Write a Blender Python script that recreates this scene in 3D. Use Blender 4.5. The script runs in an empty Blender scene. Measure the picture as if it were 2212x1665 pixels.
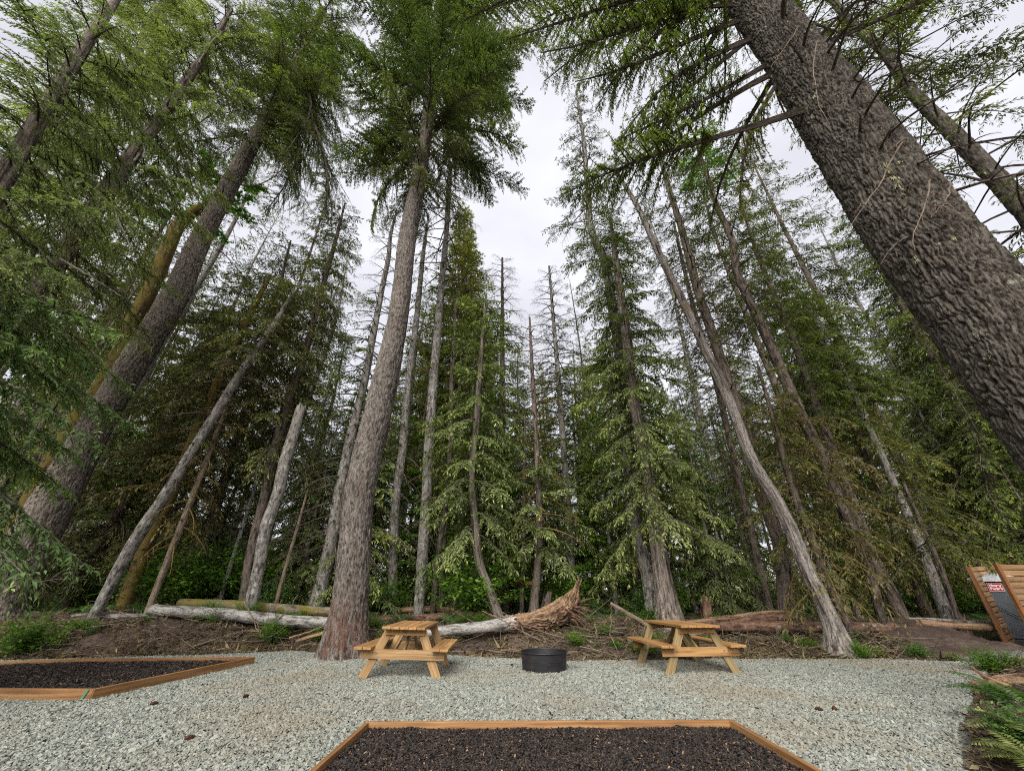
import bpy, math, random, time
import numpy as np
sc = bpy.context.scene
col = sc.collection
T0 = time.time()

# ------------------------------------------------------------------ camera
PITCH = math.radians(28.4); CAMH = 1.25; FOC = 832.0; CX, CY = 1106.0, 832.5   # photo measured at 2212 px wide
cam = bpy.data.cameras.new('camera'); camo = bpy.data.objects.new('camera', cam); col.objects.link(camo)
camo.location = (0, 0, CAMH); camo.rotation_euler = (math.pi/2 + PITCH, 0, 0)
cam.sensor_width = 36; cam.lens = 36*FOC/2212; cam.clip_start = 0.05; cam.clip_end = 2000
sc.camera = camo

# ------------------------------------------------------------------ world, sun, exposure
SUN_EL, SUN_AZ = math.radians(38), math.radians(194)      # azimuth clockwise from +Y
w = bpy.data.worlds.new("World"); sc.world = w; w.use_nodes = True
nt = w.node_tree; N = nt.nodes; N.clear(); K = nt.links.new
out = N.new('ShaderNodeOutputWorld'); bg = N.new('ShaderNodeBackground'); bg.inputs[1].default_value = 0.1
sky = N.new('ShaderNodeTexSky'); sky.sky_type = 'NISHITA'; sky.sun_disc = False
sky.sun_elevation = SUN_EL; sky.sun_rotation = SUN_AZ
tc = N.new('ShaderNodeTexCoord'); mp = N.new('ShaderNodeMapping'); mp.inputs['Scale'].default_value = (1, 1, 2.2)
nz = N.new('ShaderNodeTexNoise'); nz.inputs['Scale'].default_value = 2.6; nz.inputs['Detail'].default_value = 5; nz.inputs['Roughness'].default_value = .5
cr = N.new('ShaderNodeValToRGB'); e = cr.color_ramp.elements
e[0].position = .3; e[0].color = (2.2, 2.2, 2.38, 1); e[1].position = .7; e[1].color = (3.0, 3.0, 3.18, 1)
mx = N.new('ShaderNodeMix'); mx.data_type = 'RGBA'; mx.inputs[0].default_value = .95
K(tc.outputs['Generated'], mp.inputs[0]); K(mp.outputs[0], nz.inputs[0]); K(nz.outputs[0], cr.inputs[0])
K(sky.outputs[0], mx.inputs[6]); K(cr.outputs[0], mx.inputs[7]); K(mx.outputs[2], bg.inputs[0]); K(bg.outputs[0], out.inputs[0])
sl = bpy.data.lights.new('sun', 'SUN'); sl.energy = 1.5; sl.angle = math.radians(50); sl.color = (1, .97, .92)
so = bpy.data.objects.new('sun', sl); col.objects.link(so)
so.rotation_euler = (math.pi/2 - SUN_EL, 0, math.pi - SUN_AZ)
sc.view_settings.view_transform = 'Standard'; sc.view_settings.look = 'None'; sc.view_settings.gamma = 1
sc.view_settings.exposure = 1.8
sc.cycles.max_bounces = 5; sc.cycles.diffuse_bounces = 4; sc.cycles.glossy_bounces = 2; sc.cycles.transmission_bounces = 3
sc.cycles.use_adaptive_sampling = True; sc.cycles.adaptive_threshold = .02
sc.cycles.use_denoising = False; sc.cycles.filter_width = 1.1
sc.cycles.caustics_reflective = False; sc.cycles.caustics_refractive = False

# ------------------------------------------------------------------ geometry helpers
cP, sP = math.cos(PITCH), math.sin(PITCH)
def ray(u, v):
    y = CY - v
    return (u - CX, FOC*cP - y*sP, FOC*sP + y*cP)
def at(u, v, Y):
    x, F, U = ray(u, v); return np.array([x/F*Y, Y, CAMH + U/F*Y])
def gnd(u, v, z=0.0):
    x, F, U = ray(u, v); Y = (z - CAMH)/U*F; return np.array([x/F*Y, Y, z])
def proj(p):
    y = p[1]; z = p[2] - CAMH
    d = y*cP + z*sP; up = -y*sP + z*cP
    return np.array([CX + p[0]*FOC/d, CY - up*FOC/d])
def prad(u, v, Y, dirp, wpx):
    """real radius of a round trunk that measures wpx across at this photo point"""
    p = at(u, v, Y); q = proj(p + dirp*.2) - proj(p); q /= np.linalg.norm(q)
    vw = p - np.array([0, 0, CAMH]); vw /= np.linalg.norm(vw)
    sd = np.cross(vw, dirp/np.linalg.norm(dirp)); sd /= np.linalg.norm(sd)
    o = proj(p + sd*.05) - proj(p - sd*.05); perp = abs(o[0]*q[1] - o[1]*q[0])
    return wpx/perp*.1/2
def sm(a, b, x):
    t = np.clip((x - a)/(b - a), 0, 1); return t*t*(3 - 2*t)
_nr = np.random.default_rng(5); _NT = _nr.random((256, 256))
def vnoise(x, y, px=256):
    x = np.asarray(x, float); y = np.asarray(y, float)
    xi = np.floor(x).astype(int); yi = np.floor(y).astype(int); fx = x - xi; fy = y - yi
    fx = fx*fx*(3 - 2*fx); fy = fy*fy*(3 - 2*fy)
    a = _NT[yi % 256, xi % px]; b = _NT[yi % 256, (xi + 1) % px]; c = _NT[(yi + 1) % 256, xi % px]; d = _NT[(yi + 1) % 256, (xi + 1) % px]
    return (a*(1 - fx) + b*fx)*(1 - fy) + (c*(1 - fx) + d*fx)*fy
def fbm(x, y, o=3):
    s = 0; a = .5
    for i in range(o): s = s + a*vnoise(x*2**i + 17*i, y*2**i + 31*i); a *= .5
    return s/(1 - .5**o)

def cells(u, v, nu, seed):
    """periodic (in u, nu cells) cellular pattern: distance to cell borders and a random per cell"""
    ui = np.floor(u).astype(int); vi = np.floor(v).astype(int); f1 = np.full(u.shape, 9.); f2 = np.full(u.shape, 9.); idr = np.zeros(u.shape)
    for a in (-1, 0, 1):
        for b in (-1, 0, 1):
            cu = (ui + a) % nu; cv = vi + b; jx = _NT[(cv + seed) % 256, (cu*7 + 3) % 256]; jy = _NT[(cv*3 + seed + 11) % 256, (cu*5 + 1) % 256]
            dx = ui + a + .1 + .8*jx - u; dy = vi + b + .1 + .8*jy - v; d = dx*dx + dy*dy; n = d < f1
            f2 = np.where(n, f1, np.minimum(f2, d)); idr = np.where(n, jx*.5 + jy*.5, idr); f1 = np.where(n, d, f1)
    return np.sqrt(f2) - np.sqrt(f1), idr
class MB:
    """collects quads (tris repeat a corner index -> stored as real tris) into one mesh"""
    def __init__(s): s.V = []; s.Q = []; s.T = []; s.n = 0; s.tc = []; s.mq = []; s.mt = []; s.vq = []; s.vt = []
    def add(s, V, Q=None, T=None, tc=None, mat=0, var=.5):
        V = np.asarray(V, float).reshape(-1, 3)
        s.V.append(V); s.tc.append(V if tc is None else np.asarray(tc, float).reshape(-1, 3))
        for F, L, M, A in ((Q, s.Q, s.mq, s.vq), (T, s.T, s.mt, s.vt)):
            if F is None or len(F) == 0: continue
            F = np.asarray(F, int); L.append(F + s.n); M.append(np.full(len(F), mat, int))
            A.append(np.broadcast_to(np.asarray(var, float), (len(F),)).copy())
        s.n += len(V)
    def build(s, name, mats, parent=None, smooth=False, origin=None):
        me = bpy.data.meshes.new(name)
        V = np.concatenate(s.V); TC = np.concatenate(s.tc)
        if origin is not None: V = V - np.asarray(origin)
        Q = np.concatenate(s.Q) if s.Q else np.zeros((0, 4), int); T = np.concatenate(s.T) if s.T else np.zeros((0, 3), int)
        nq, ntr = len(Q), len(T)
        me.vertices.add(len(V)); me.vertices.foreach_set('co', V.astype(np.float32).ravel())
        me.loops.add(nq*4 + ntr*3); me.loops.foreach_set('vertex_index', np.concatenate([Q.ravel(), T.ravel()]).astype(np.int32))
        me.polygons.add(nq + ntr)
        me.polygons.foreach_set('loop_start', np.concatenate([np.arange(nq)*4, nq*4 + np.arange(ntr)*3]).astype(np.int32))
        me.polygons.foreach_set('material_index', np.concatenate(s.mq + s.mt).astype(np.int32))
        me.polygons.foreach_set('use_smooth', np.full(nq + ntr, bool(smooth)))
        me.update(calc_edges=True)
        a = me.attributes.new('tc', 'FLOAT_VECTOR', 'POINT'); a.data.foreach_set('vector', TC.astype(np.float32).ravel())
        a = me.attributes.new('var', 'FLOAT', 'FACE'); a.data.foreach_set('value', np.concatenate(s.vq + s.vt).astype(np.float32))
        for m in (mats if isinstance(mats, (list, tuple)) else [mats]): me.materials.append(m)
        return link(name, me, parent)
def link(name, me, parent=None):
    o = bpy.data.objects.new(name, me); col.objects.link(o)
    if parent is not None: o.parent = parent
    return o
def tag(o, label=None, cat=None, group=None, kind=None):
    if label: o['label'] = label
    if cat: o['category'] = cat
    if group: o['group'] = group
    if kind: o['kind'] = kind
    return o
def thing(name, loc, label, cat, group=None, rz=0.):
    o = link(name, None); o.location = [float(c) for c in loc]; o.rotation_euler = (0, 0, rz); o.empty_display_size = .2
    return tag(o, label, cat, group)

def norm(a): return a/np.maximum(np.linalg.norm(a, axis=-1, keepdims=True), 1e-9)
def tube(pts, rad, sides=6, cap=False, tc0=0.):
    pts = np.asarray(pts, float); k = len(pts); rad = np.broadcast_to(np.asarray(rad, float), (k,))
    t = norm(np.gradient(pts, axis=0)); ref = np.array([0, 0, 1.]) if abs(t[:, 2]).mean() < .8 else np.array([0, 1., 0])
    a = norm(np.cross(t, ref)); b = np.cross(t, a)
    th = np.arange(sides)*2*math.pi/sides
    V = pts[:, None] + rad[:, None, None]*(np.cos(th)[None, :, None]*a[:, None] + np.sin(th)[None, :, None]*b[:, None])
    ln = tc0 + np.concatenate([[0], np.cumsum(np.linalg.norm(np.diff(pts, axis=0), axis=1))])
    TC = np.stack([rad[:, None]*np.cos(th)[None], rad[:, None]*np.sin(th)[None], np.repeat(ln[:, None], sides, 1)], -1)
    i = np.arange(k - 1)[:, None]*sides; j = np.arange(sides)[None]; j2 = (j + 1) % sides
    Q = np.stack([i + j, i + j2, i + sides + j2, i + sides + j], -1).reshape(-1, 4)
    V = V.reshape(-1, 3); TC = TC.reshape(-1, 3); T = None
    if cap:
        n = len(V); V = np.vstack([V, pts[0], pts[-1]]); TC = np.vstack([TC, TC[0]*[0, 0, 1], TC[-1]*[0, 0, 1]])
        jj = np.arange(sides); j2 = (jj + 1) % sides
        T = np.vstack([np.stack([j2, jj, np.full(sides, n)], 1), np.stack([(k - 1)*sides + jj, (k - 1)*sides + j2, np.full(sides, n + 1)], 1)])
    return V, Q, T, TC

# ------------------------------------------------------------------ materials
def newmat(name):
    m = bpy.data.materials.new(name); m.use_nodes = True; nt = m.node_tree
    b = nt.nodes['Principled BSDF']; return m, nt, b
def nd(nt, t, **k):
    n = nt.nodes.new('ShaderNode' + t)
    for a, v in k.items(): setattr(n, a, v)
    return n
def attr(nt, name):
    n = nd(nt, 'Attribute'); n.attribute_name = name; return n
def noise(nt, vec, scale, detail=4, rough=.55, stretch=None):
    if stretch is not None:
        m = nd(nt, 'Mapping'); m.inputs['Scale'].default_value = stretch; nt.links.new(vec, m.inputs[0]); vec = m.outputs[0]
    n = nd(nt, 'TexNoise'); n.inputs['Scale'].default_value = scale; n.inputs['Detail'].default_value = detail; n.inputs['Roughness'].default_value = rough
    nt.links.new(vec, n.inputs['Vector']); return n.outputs[0]
def ramp(nt, fac, stops, interp='LINEAR'):
    r = nd(nt, 'ValToRGB'); r.color_ramp.interpolation = interp
    el = r.color_ramp.elements
    while len(el) < len(stops): el.new(.5)
    for x, (p, c) in zip(el, stops): x.position = p; x.color = (*c, 1) if len(c) == 3 else c
    nt.links.new(fac, r.inputs[0]); return r.outputs[0]
def mixc(nt, f, a, b, mode='MIX'):
    m = nd(nt, 'Mix', data_type='RGBA', blend_type=mode)
    for s, i in ((f, 0), (a, 6), (b, 7)):
        if isinstance(s, (int, float)): m.inputs[i].default_value = s
        elif isinstance(s, tuple): m.inputs[i].default_value = (*s, 1)
        else: nt.links.new(s, m.inputs[i])
    return m.outputs[2]
def bump(nt, h, b, strength, dist):
    n = nd(nt, 'Bump'); n.inputs['Strength'].default_value = strength; n.inputs['Distance'].default_value = dist
    nt.links.new(h, n.inputs['Height']); nt.links.new(n.outputs[0], b.inputs['Normal'])

def bark(name, plate, crev, scale=9., st=.22, base=None, moss=None, mossamt=.5, lichen=None, lichamt=.6, patch=None):
    m, nt, b = newmat(name); v = attr(nt, 'tc').outputs['Vector']
    n1 = noise(nt, v, scale, 5, .6, (1, 1, st)); n2 = noise(nt, v, scale*3.2, 4, .7, (1, 1, .5)); n3 = noise(nt, v, 1.3, 3)
    c = ramp(nt, n1, [(.36, crev), (.5, plate), (.72, tuple(min(1, x*1.45) for x in plate))])
    c = mixc(nt, .8, c, ramp(nt, n2, [(.32, (.3, .3, .3)), (.68, (1.4, 1.4, 1.4))]), 'MULTIPLY')
    c = mixc(nt, .5, c, ramp(nt, n3, [(.3, (.65, .62, .6)), (.7, (1.2, 1.2, 1.2))]), 'MULTIPLY')
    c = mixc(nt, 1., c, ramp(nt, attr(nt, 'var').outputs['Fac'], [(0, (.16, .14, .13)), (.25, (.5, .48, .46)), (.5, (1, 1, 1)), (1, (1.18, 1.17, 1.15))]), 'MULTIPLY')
    if patch: c = mixc(nt, ramp(nt, noise(nt, v, 2.4, 4, .6, (1, 1, .35)), [(.60, (0, 0, 0)), (.70, (.85,)*3)]), c, patch)
    if lichen: c = mixc(nt, ramp(nt, noise(nt, v, 7, 6, .7, (1, 1, .6)), [(lichamt, (0, 0, 0)), (lichamt + .07, (1, 1, 1))]), c, lichen)
    if moss: c = mixc(nt, ramp(nt, noise(nt, v, 3.2, 5, .65, (1, 1, .45)), [(1 - mossamt, (0, 0, 0)), (1.12 - mossamt, (1, 1, 1))]), c, moss)
    if base:
        sx = nd(nt, 'SeparateXYZ'); nt.links.new(v, sx.inputs[0]); fz_ = ramp(nt, sx.outputs[2], [(.25, (1, 1, 1)), (1, (0, 0, 0))])
        mr = nd(nt, 'MapRange'); mr.inputs[1].default_value = .5; mr.inputs[2].default_value = 2.0; mr.inputs[3].default_value = 1; mr.inputs[4].default_value = 0; nt.links.new(sx.outputs[2], mr.inputs[0])
        mu = nd(nt, 'Math', operation='MULTIPLY'); nt.links.new(mr.outputs[0], mu.inputs[0]); nt.links.new(ramp(nt, noise(nt, v, 3.5, 6, .7, (1, 1, .4)), [(.46, (0, 0, 0)), (.56, (.9,)*3)]), mu.inputs[1])
        c = mixc(nt, mu.outputs[0], c, mixc(nt, 1., mixc(nt, 1., base, ramp(nt, n2, [(.32, (.25,)*3), (.68, (1.5,)*3)]), 'MULTIPLY'), ramp(nt, attr(nt, 'var').outputs['Fac'], [(0, (.12,)*3), (.3, (.5,)*3), (.55, (1.1,)*3)]), 'MULTIPLY'))
    nt.links.new(c, b.inputs['Base Color']); b.inputs['Roughness'].default_value = .92; b.inputs['Specular IOR Level'].default_value = .15
    h = mixc(nt, .35, n1, n2); bump(nt, h, b, .9, .05)
    return m
M = {}
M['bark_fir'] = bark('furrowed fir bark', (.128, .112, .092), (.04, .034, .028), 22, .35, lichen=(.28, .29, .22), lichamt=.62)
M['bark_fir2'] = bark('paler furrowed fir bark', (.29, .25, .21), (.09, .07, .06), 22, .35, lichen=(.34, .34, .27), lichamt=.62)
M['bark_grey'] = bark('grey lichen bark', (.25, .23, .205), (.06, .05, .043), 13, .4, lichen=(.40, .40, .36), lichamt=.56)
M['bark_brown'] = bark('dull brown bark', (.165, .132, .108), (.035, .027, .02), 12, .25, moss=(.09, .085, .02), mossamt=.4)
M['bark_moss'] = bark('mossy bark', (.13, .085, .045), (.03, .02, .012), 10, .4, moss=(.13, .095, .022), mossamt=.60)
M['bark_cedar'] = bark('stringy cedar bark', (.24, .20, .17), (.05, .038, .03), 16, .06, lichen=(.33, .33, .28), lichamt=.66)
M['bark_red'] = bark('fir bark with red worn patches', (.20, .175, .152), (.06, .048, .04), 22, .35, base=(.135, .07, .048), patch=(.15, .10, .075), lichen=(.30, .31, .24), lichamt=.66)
M['snag'] = bark('weathered snag wood', (.30, .27, .24), (.09, .07, .055), 10, .08, lichen=(.16, .14, .13), lichamt=.6, patch=(.24, .16, .09))
M['log_wood'] = bark('bare orange log wood', (.31, .20, .12), (.075, .045, .028), 14, .07, lichen=(.34, .29, .23), lichamt=.6)
M['pale_wood'] = bark('pale torn wood', (.42, .28, .16), (.18, .09, .045), 10, .07)
M['log_grey'] = bark('pale silver log bark', (.33, .315, .29), (.09, .075, .065), 12, .25, lichen=(.37, .355, .32), lichamt=.58)
M['log_moss'] = bark('mossy log bark', (.24, .2, .16), (.06, .05, .04), 9, .3, moss=(.16, .13, .03), mossamt=.6)
M['log_red'] = bark('reddish log bark', (.19, .11, .075), (.04, .025, .018), 9, .25, lichen=(.3, .27, .24), lichamt=.57, patch=(.36, .17, .08))
M['stick'] = bark('dry stick', (.25, .195, .145), (.12, .08, .05), 14, .2)
M['twig'] = bark('grey brown twig', (.13, .105, .085), (.05, .04, .03), 14, .3)
M['moss_twig'] = bark('mossy twig', (.2, .15, .05), (.08, .05, .015), 14, .3)

def leafmat(name, c0, c1, c2, tr=.35):
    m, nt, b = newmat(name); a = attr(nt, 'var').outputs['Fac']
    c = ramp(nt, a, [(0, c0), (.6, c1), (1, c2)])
    g = nd(nt, 'NewGeometry'); n = noise(nt, g.outputs['Position'], .7, 2)
    c = mixc(nt, .6, c, ramp(nt, n, [(.35, (.6, .65, .6)), (.65, (1.35, 1.3, 1.2))]), 'MULTIPLY')
    oi = nd(nt, 'ObjectInfo'); c = mixc(nt, .5, c, ramp(nt, oi.outputs['Random'], [(0, (.75, .8, .8)), (1, (1.2, 1.15, 1.0))]), 'MULTIPLY')
    nt.links.new(c, b.inputs['Base Color']); b.inputs['Roughness'].default_value = .55; b.inputs['Specular IOR Level'].default_value = .3
    t = nd(nt, 'BsdfTranslucent'); ct = mixc(nt, 1., c, (1.3, 1.5, .7), 'MULTIPLY'); nt.links.new(ct, t.inputs[0])
    ms = nd(nt, 'MixShader'); ms.inputs[0].default_value = tr
    nt.links.new(b.outputs[0], ms.inputs[1]); nt.links.new(t.outputs[0], ms.inputs[2])
    nt.links.new(ms.outputs[0], nt.nodes['Material Output'].inputs[0]); return m
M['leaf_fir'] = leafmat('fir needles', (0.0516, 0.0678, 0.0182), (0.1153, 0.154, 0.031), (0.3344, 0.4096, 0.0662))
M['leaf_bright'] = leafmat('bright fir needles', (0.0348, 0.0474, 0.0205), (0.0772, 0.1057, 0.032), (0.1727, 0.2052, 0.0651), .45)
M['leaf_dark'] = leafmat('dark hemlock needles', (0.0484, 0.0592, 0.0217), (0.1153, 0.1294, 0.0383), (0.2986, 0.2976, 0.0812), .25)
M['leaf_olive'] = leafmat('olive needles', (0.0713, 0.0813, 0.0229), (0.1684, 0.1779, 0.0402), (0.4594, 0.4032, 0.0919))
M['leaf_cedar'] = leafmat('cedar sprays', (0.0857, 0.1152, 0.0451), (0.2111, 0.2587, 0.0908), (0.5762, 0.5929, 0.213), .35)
M['leaf_frond'] = leafmat('bright cedar fronds', (.07, .12, .045), (.14, .22, .07), (.30, .42, .13), .35)
M['leaf_maple'] = leafmat('broad green leaves', (.06, .13, .02), (.12, .24, .03), (.22, .36, .05), .45)
M['leaf_fern'] = leafmat('fern fronds', (.045, .11, .03), (.09, .19, .045), (.17, .28, .06), .35)
M['leaf_yellow'] = leafmat('yellowing leaves', (.10, .14, .03), (.2, .24, .06), (.38, .36, .12), .35)
M['moss_hang'] = leafmat('hanging moss', (.11, .09, .035), (.16, .135, .05), (.25, .22, .11), .2)
M['lichen'] = leafmat('pale beard lichen', (.34, .36, .2), (.44, .45, .27), (.55, .56, .36), .3)
M['debris'] = leafmat('dry slash litter', (.045, .032, .024), (.13, .092, .058), (.34, .27, .16), .1)

def woodmat(name, base, dark, light):
    m, nt, b = newmat(name); v = attr(nt, 'tc').outputs['Vector']; a = attr(nt, 'var').outputs['Fac']
    n1 = noise(nt, v, 28, 4, .6, (1, 1, .045)); n2 = noise(nt, v, 5, 3, .5, (1, 1, .25)); n4 = noise(nt, v, 110, 2, .6, (1, 1, .03))
    c = ramp(nt, n1, [(.32, dark), (.52, base), (.72, light)])
    c = mixc(nt, .5, c, ramp(nt, n2, [(.35, (.75, .72, .68)), (.65, (1.15, 1.12, 1.1))]), 'MULTIPLY')
    c = mixc(nt, .5, c, ramp(nt, n4, [(.3, (.7, .68, .64)), (.6, (1.1, 1.1, 1.1))]), 'MULTIPLY')
    c = mixc(nt, .8, c, ramp(nt, a, [(0, (.72, .70, .66)), (1, (1.15, 1.15, 1.14))]), 'MULTIPLY')
    k = nd(nt, 'TexVoronoi'); k.inputs['Scale'].default_value = 4.2
    mm = nd(nt, 'Mapping'); mm.inputs['Scale'].default_value = (1, 1, .55); nt.links.new(v, mm.inputs[0]); nt.links.new(mm.outputs[0], k.inputs[0])
    c = mixc(nt, ramp(nt, k.outputs['Distance'], [(.035, (.85, .85, .85)), (.075, (0, 0, 0))]), c, (.09, .04, .02))
    nt.links.new(c, b.inputs['Base Color']); b.inputs['Roughness'].default_value = .62; b.inputs['Specular IOR Level'].default_value = .3
    bump(nt, n1, b, .25, .01); return m
M['table_wood'] = woodmat('stained orange table lumber', (.385, .215, .083), (.24, .12, .045), (.48, .30, .14))
M['table_leg'] = woodmat('paler table lumber', (.36, .225, .105), (.25, .14, .055), (.44, .30, .155))
M['table_leg2'] = woodmat('greenish treated lumber', (.27, .20, .095), (.165, .11, .045), (.35, .27, .14))
M['timber'] = woodmat('orange brown edging timber', (.29, .15, .06), (.16, .075, .03), (.38, .22, .10))
M['slat'] = woodmat('cedar fence slat', (.36, .21, .10), (.23, .115, .05), (.46, .30, .155))
M['post'] = woodmat('dark stained fence post', (.27, .12, .045), (.15, .06, .025), (.36, .18, .07))

def plain(name, c, rough=.6, spec=.4, metal=0, nscale=30, namt=.25, emit=0, bumpd=.002):
    m, nt, b = newmat(name); tcn = nd(nt, 'TexCoord'); n = noise(nt, tcn.outputs['Object'], nscale, 5)
    cc = mixc(nt, 1., c, ramp(nt, n, [(.3, (1 - namt,)*3), (.7, (1 + namt,)*3)]), 'MULTIPLY')
    nt.links.new(cc, b.inputs['Base Color']); b.inputs['Roughness'].default_value = rough; b.inputs['Specular IOR Level'].default_value = spec
    b.inputs['Metallic'].default_value = metal; bump(nt, n, b, .3, bumpd)
    if emit: b.inputs['Emission Color'].default_value = (*c, 1); b.inputs['Emission Strength'].default_value = emit
    return m
M['black_steel'] = plain('black painted steel', (.018, .018, .021), .5, .5, .3, 14, .4)
_nt = M['black_steel'].node_tree; _b = _nt.nodes['Principled BSDF']; _o = nd(_nt, 'TexCoord').outputs['Object']
_c = mixc(_nt, ramp(_nt, noise(_nt, _o, 5, 6, .7, (1, 1, 2.2)), [(.5, (0, 0, 0)), (.72, (.55,)*3)]), (.02, .02, .023), (.075, .055, .045)); _nt.links.new(_c, _b.inputs['Base Color'])
M['potty_grey'] = plain('grey plastic', (.095, .105, .12), .55, .4, 0, 6, .15)
M['potty_dark'] = plain('dark grey plastic', (.05, .055, .065), .5, .4, 0, 6, .15)
M['potty_roof'] = plain('translucent white roof plastic', (.62, .64, .68), .45, .4, 0, 5, .08)
M['sign_red'] = plain('red decal', (.5, .02, .02), .5, .4, 0, 5, .05)
M['sign_white'] = plain('white decal', (.8, .8, .8), .5, .4, 0, 5, .03)
M['cabin_green'] = plain('dull green siding', (.045, .06, .05), .8, .2, 0, 3, .2)
M['cabin_roof'] = plain('dark roof shingles', (.012, .013, .013), .9, .2, 0, 9, .4)
M['cabin_trim'] = plain('pale trim paint', (.13, .16, .15), .7, .3, 0, 5, .1)
M['dark_glass'] = plain('dark window glass', (.006, .007, .008), .1, .6, 0, 5, .1)
M['bulb'] = plain('warm lit bulb', (1., .42, .12), .4, .3, 0, 5, 0, emit=5)
M['wire'] = plain('black wire', (.01, .01, .01), .6)
M['strap'] = plain('green strap', (.06, .2, .13), .6)
M['orange_tape'] = plain('faded orange flagging', (.32, .10, .04), .7)
M['cone'] = plain('reddish brown pine cone', (.07, .028, .02), .85, .2, 0, 60, .5)
M['bolt'] = plain('galvanised bolt', (.3, .29, .27), .4, .5, .8)
M['pebble'] = plain('pale tan pebble', (.55, .48, .3), .6)

# ground (dirt / duff), gravel, mulch base
def groundmat():
    m, nt, b = newmat('forest floor soil'); g = nd(nt, 'NewGeometry'); v = g.outputs['Position']
    n1 = noise(nt, v, 1.6, 6, .65); n2 = noise(nt, v, 14, 5, .7); n3 = noise(nt, v, .35, 3)
    c = ramp(nt, n1, [(.3, (.05, .036, .030)), (.5, (.098, .070, .056)), (.7, (.16, .12, .097))])
    c = mixc(nt, .6, c, ramp(nt, n2, [(.3, (.5, .5, .5)), (.7, (1.35, 1.3, 1.25))]), 'MULTIPLY')
    sx = nd(nt, 'SeparateXYZ'); nt.links.new(v, sx.inputs[0])
    mr = nd(nt, 'MapRange'); mr.inputs[1].default_value = 13; mr.inputs[2].default_value = 19; nt.links.new(sx.outputs[1], mr.inputs[0])
    mu = nd(nt, 'Math', operation='MULTIPLY'); nt.links.new(mr.outputs[0], mu.inputs[0]); nt.links.new(ramp(nt, n3, [(.3, (.3,)*3), (.6, (1,)*3)]), mu.inputs[1])
    c = mixc(nt, mu.outputs[0], c, ramp(nt, n1, [(.3, (.03, .05, .015)), (.7, (.075, .13, .03))]))
    nt.links.new(c, b.inputs['Base Color']); b.inputs['Roughness'].default_value = .95; b.inputs['Specular IOR Level'].default_value = .1
    bump(nt, mixc(nt, .4, n2, n1), b, 1., .06); return m
M['ground'] = groundmat()
def gravelmat(name, stone):
    m, nt, b = newmat(name)
    if stone:
        f = attr(nt, 'var').outputs['Fac']; n = nd(nt, 'TexCoord').outputs['Object']; n = noise(nt, n, 60, 3)
    else:
        g = nd(nt, 'NewGeometry'); vo = nd(nt, 'TexVoronoi'); vo.inputs['Scale'].default_value = 30; nt.links.new(g.outputs['Position'], vo.inputs[0])
        sp = nd(nt, 'SeparateColor'); nt.links.new(vo.outputs['Color'], sp.inputs[0]); f = sp.outputs[0]; n = noise(nt, g.outputs['Position'], 60, 3)
    c = ramp(nt, f, [(0, (.10, .106, .094)), (.3, (.195, .207, .18)), (.55, (.26, .274, .236)), (.8, (.345, .36, .31)), (.93, (.26, .22, .155)), (1, (.46, .46, .40))])
    c = mixc(nt, .4, c, ramp(nt, n, [(.3, (.75,)*3), (.7, (1.2,)*3)]), 'MULTIPLY')
    g2 = nd(nt, 'NewGeometry'); big = noise(nt, g2.outputs['Position'], .45, 3)
    c = mixc(nt, ramp(nt, big, [(.47, (0, 0, 0)), (.68, (.6,)*3)]), c, (.235, .19, .13))
    if not stone: c = mixc(nt, 1., c, (.6, .6, .6), 'MULTIPLY')
    nt.links.new(c, b.inputs['Base Color']); b.inputs['Roughness'].default_value = .8; b.inputs['Specular IOR Level'].default_value = .25
    if not stone: bump(nt, vo.outputs['Distance'], b, 1., .03)
    return m
M['gravel'] = gravelmat('gravel bed', False); M['stone'] = gravelmat('crushed stone', True)
m, nt, b = newmat('mulch shreds'); c = ramp(nt, attr(nt, 'var').outputs['Fac'], [(0, (.012, .009, .008)), (.6, (.030, .022, .018)), (.9, (.06, .042, .032)), (.955, (.16, .085, .045)), (1, (.32, .20, .11))])
nt.links.new(c, b.inputs['Base Color']); b.inputs['Roughness'].default_value = .85; M['chip'] = m
m, nt, b = newmat('mulch soil'); c = ramp(nt, noise(nt, nd(nt, 'NewGeometry').outputs['Position'], 40, 5), [(.3, (.008, .006, .005)), (.7, (.035, .025, .02))])
nt.links.new(c, b.inputs['Base Color']); b.inputs['Roughness'].default_value = .95; M['mulch'] = m

# ------------------------------------------------------------------ terrain
EDGE = np.array([[-40, 10.6], [-12, 9.75], [-8.5, 10.4], [-6.3, 11.1], [-5.4, 11.5], [-4, 10.9], [-2.6, 10.45], [-1.2, 10.7], [.3, 10.1], [1.6, 9.85], [2.9, 9.9], [4.5, 10.2], [6.1, 10.2], [8, 10.2], [9.4, 9.75], [9.7, 9.2], [40, 9.2]])
def edge_y(x): return np.interp(x, EDGE[:, 0], EDGE[:, 1]) + .22*(vnoise(np.asarray(x)*2.1 + 50, np.asarray(x)*0 + 3.3) - .5) + .12*(vnoise(np.asarray(x)*7 + 9, np.asarray(x)*0 + 7.3) - .5)
RB = np.array([[3.3, 2.6]] + [list(gnd(u, v)[:2]) for u, v in ((2045, 1665), (2062, 1600), (2085, 1530), (2105, 1480), (2125, 1440))] + [[9.6, 9.3], [9.6, 20]])   # right border of the gravel as x(y)
def right_x(y): return np.interp(y, RB[:, 1], RB[:, 0]) + .35*(vnoise(np.asarray(y)*1.7 + 5, np.asarray(y)*0 + 40.3) - .5)
def in_gravel(x, y): return (y < edge_y(x)) & (x < right_x(y))
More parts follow.
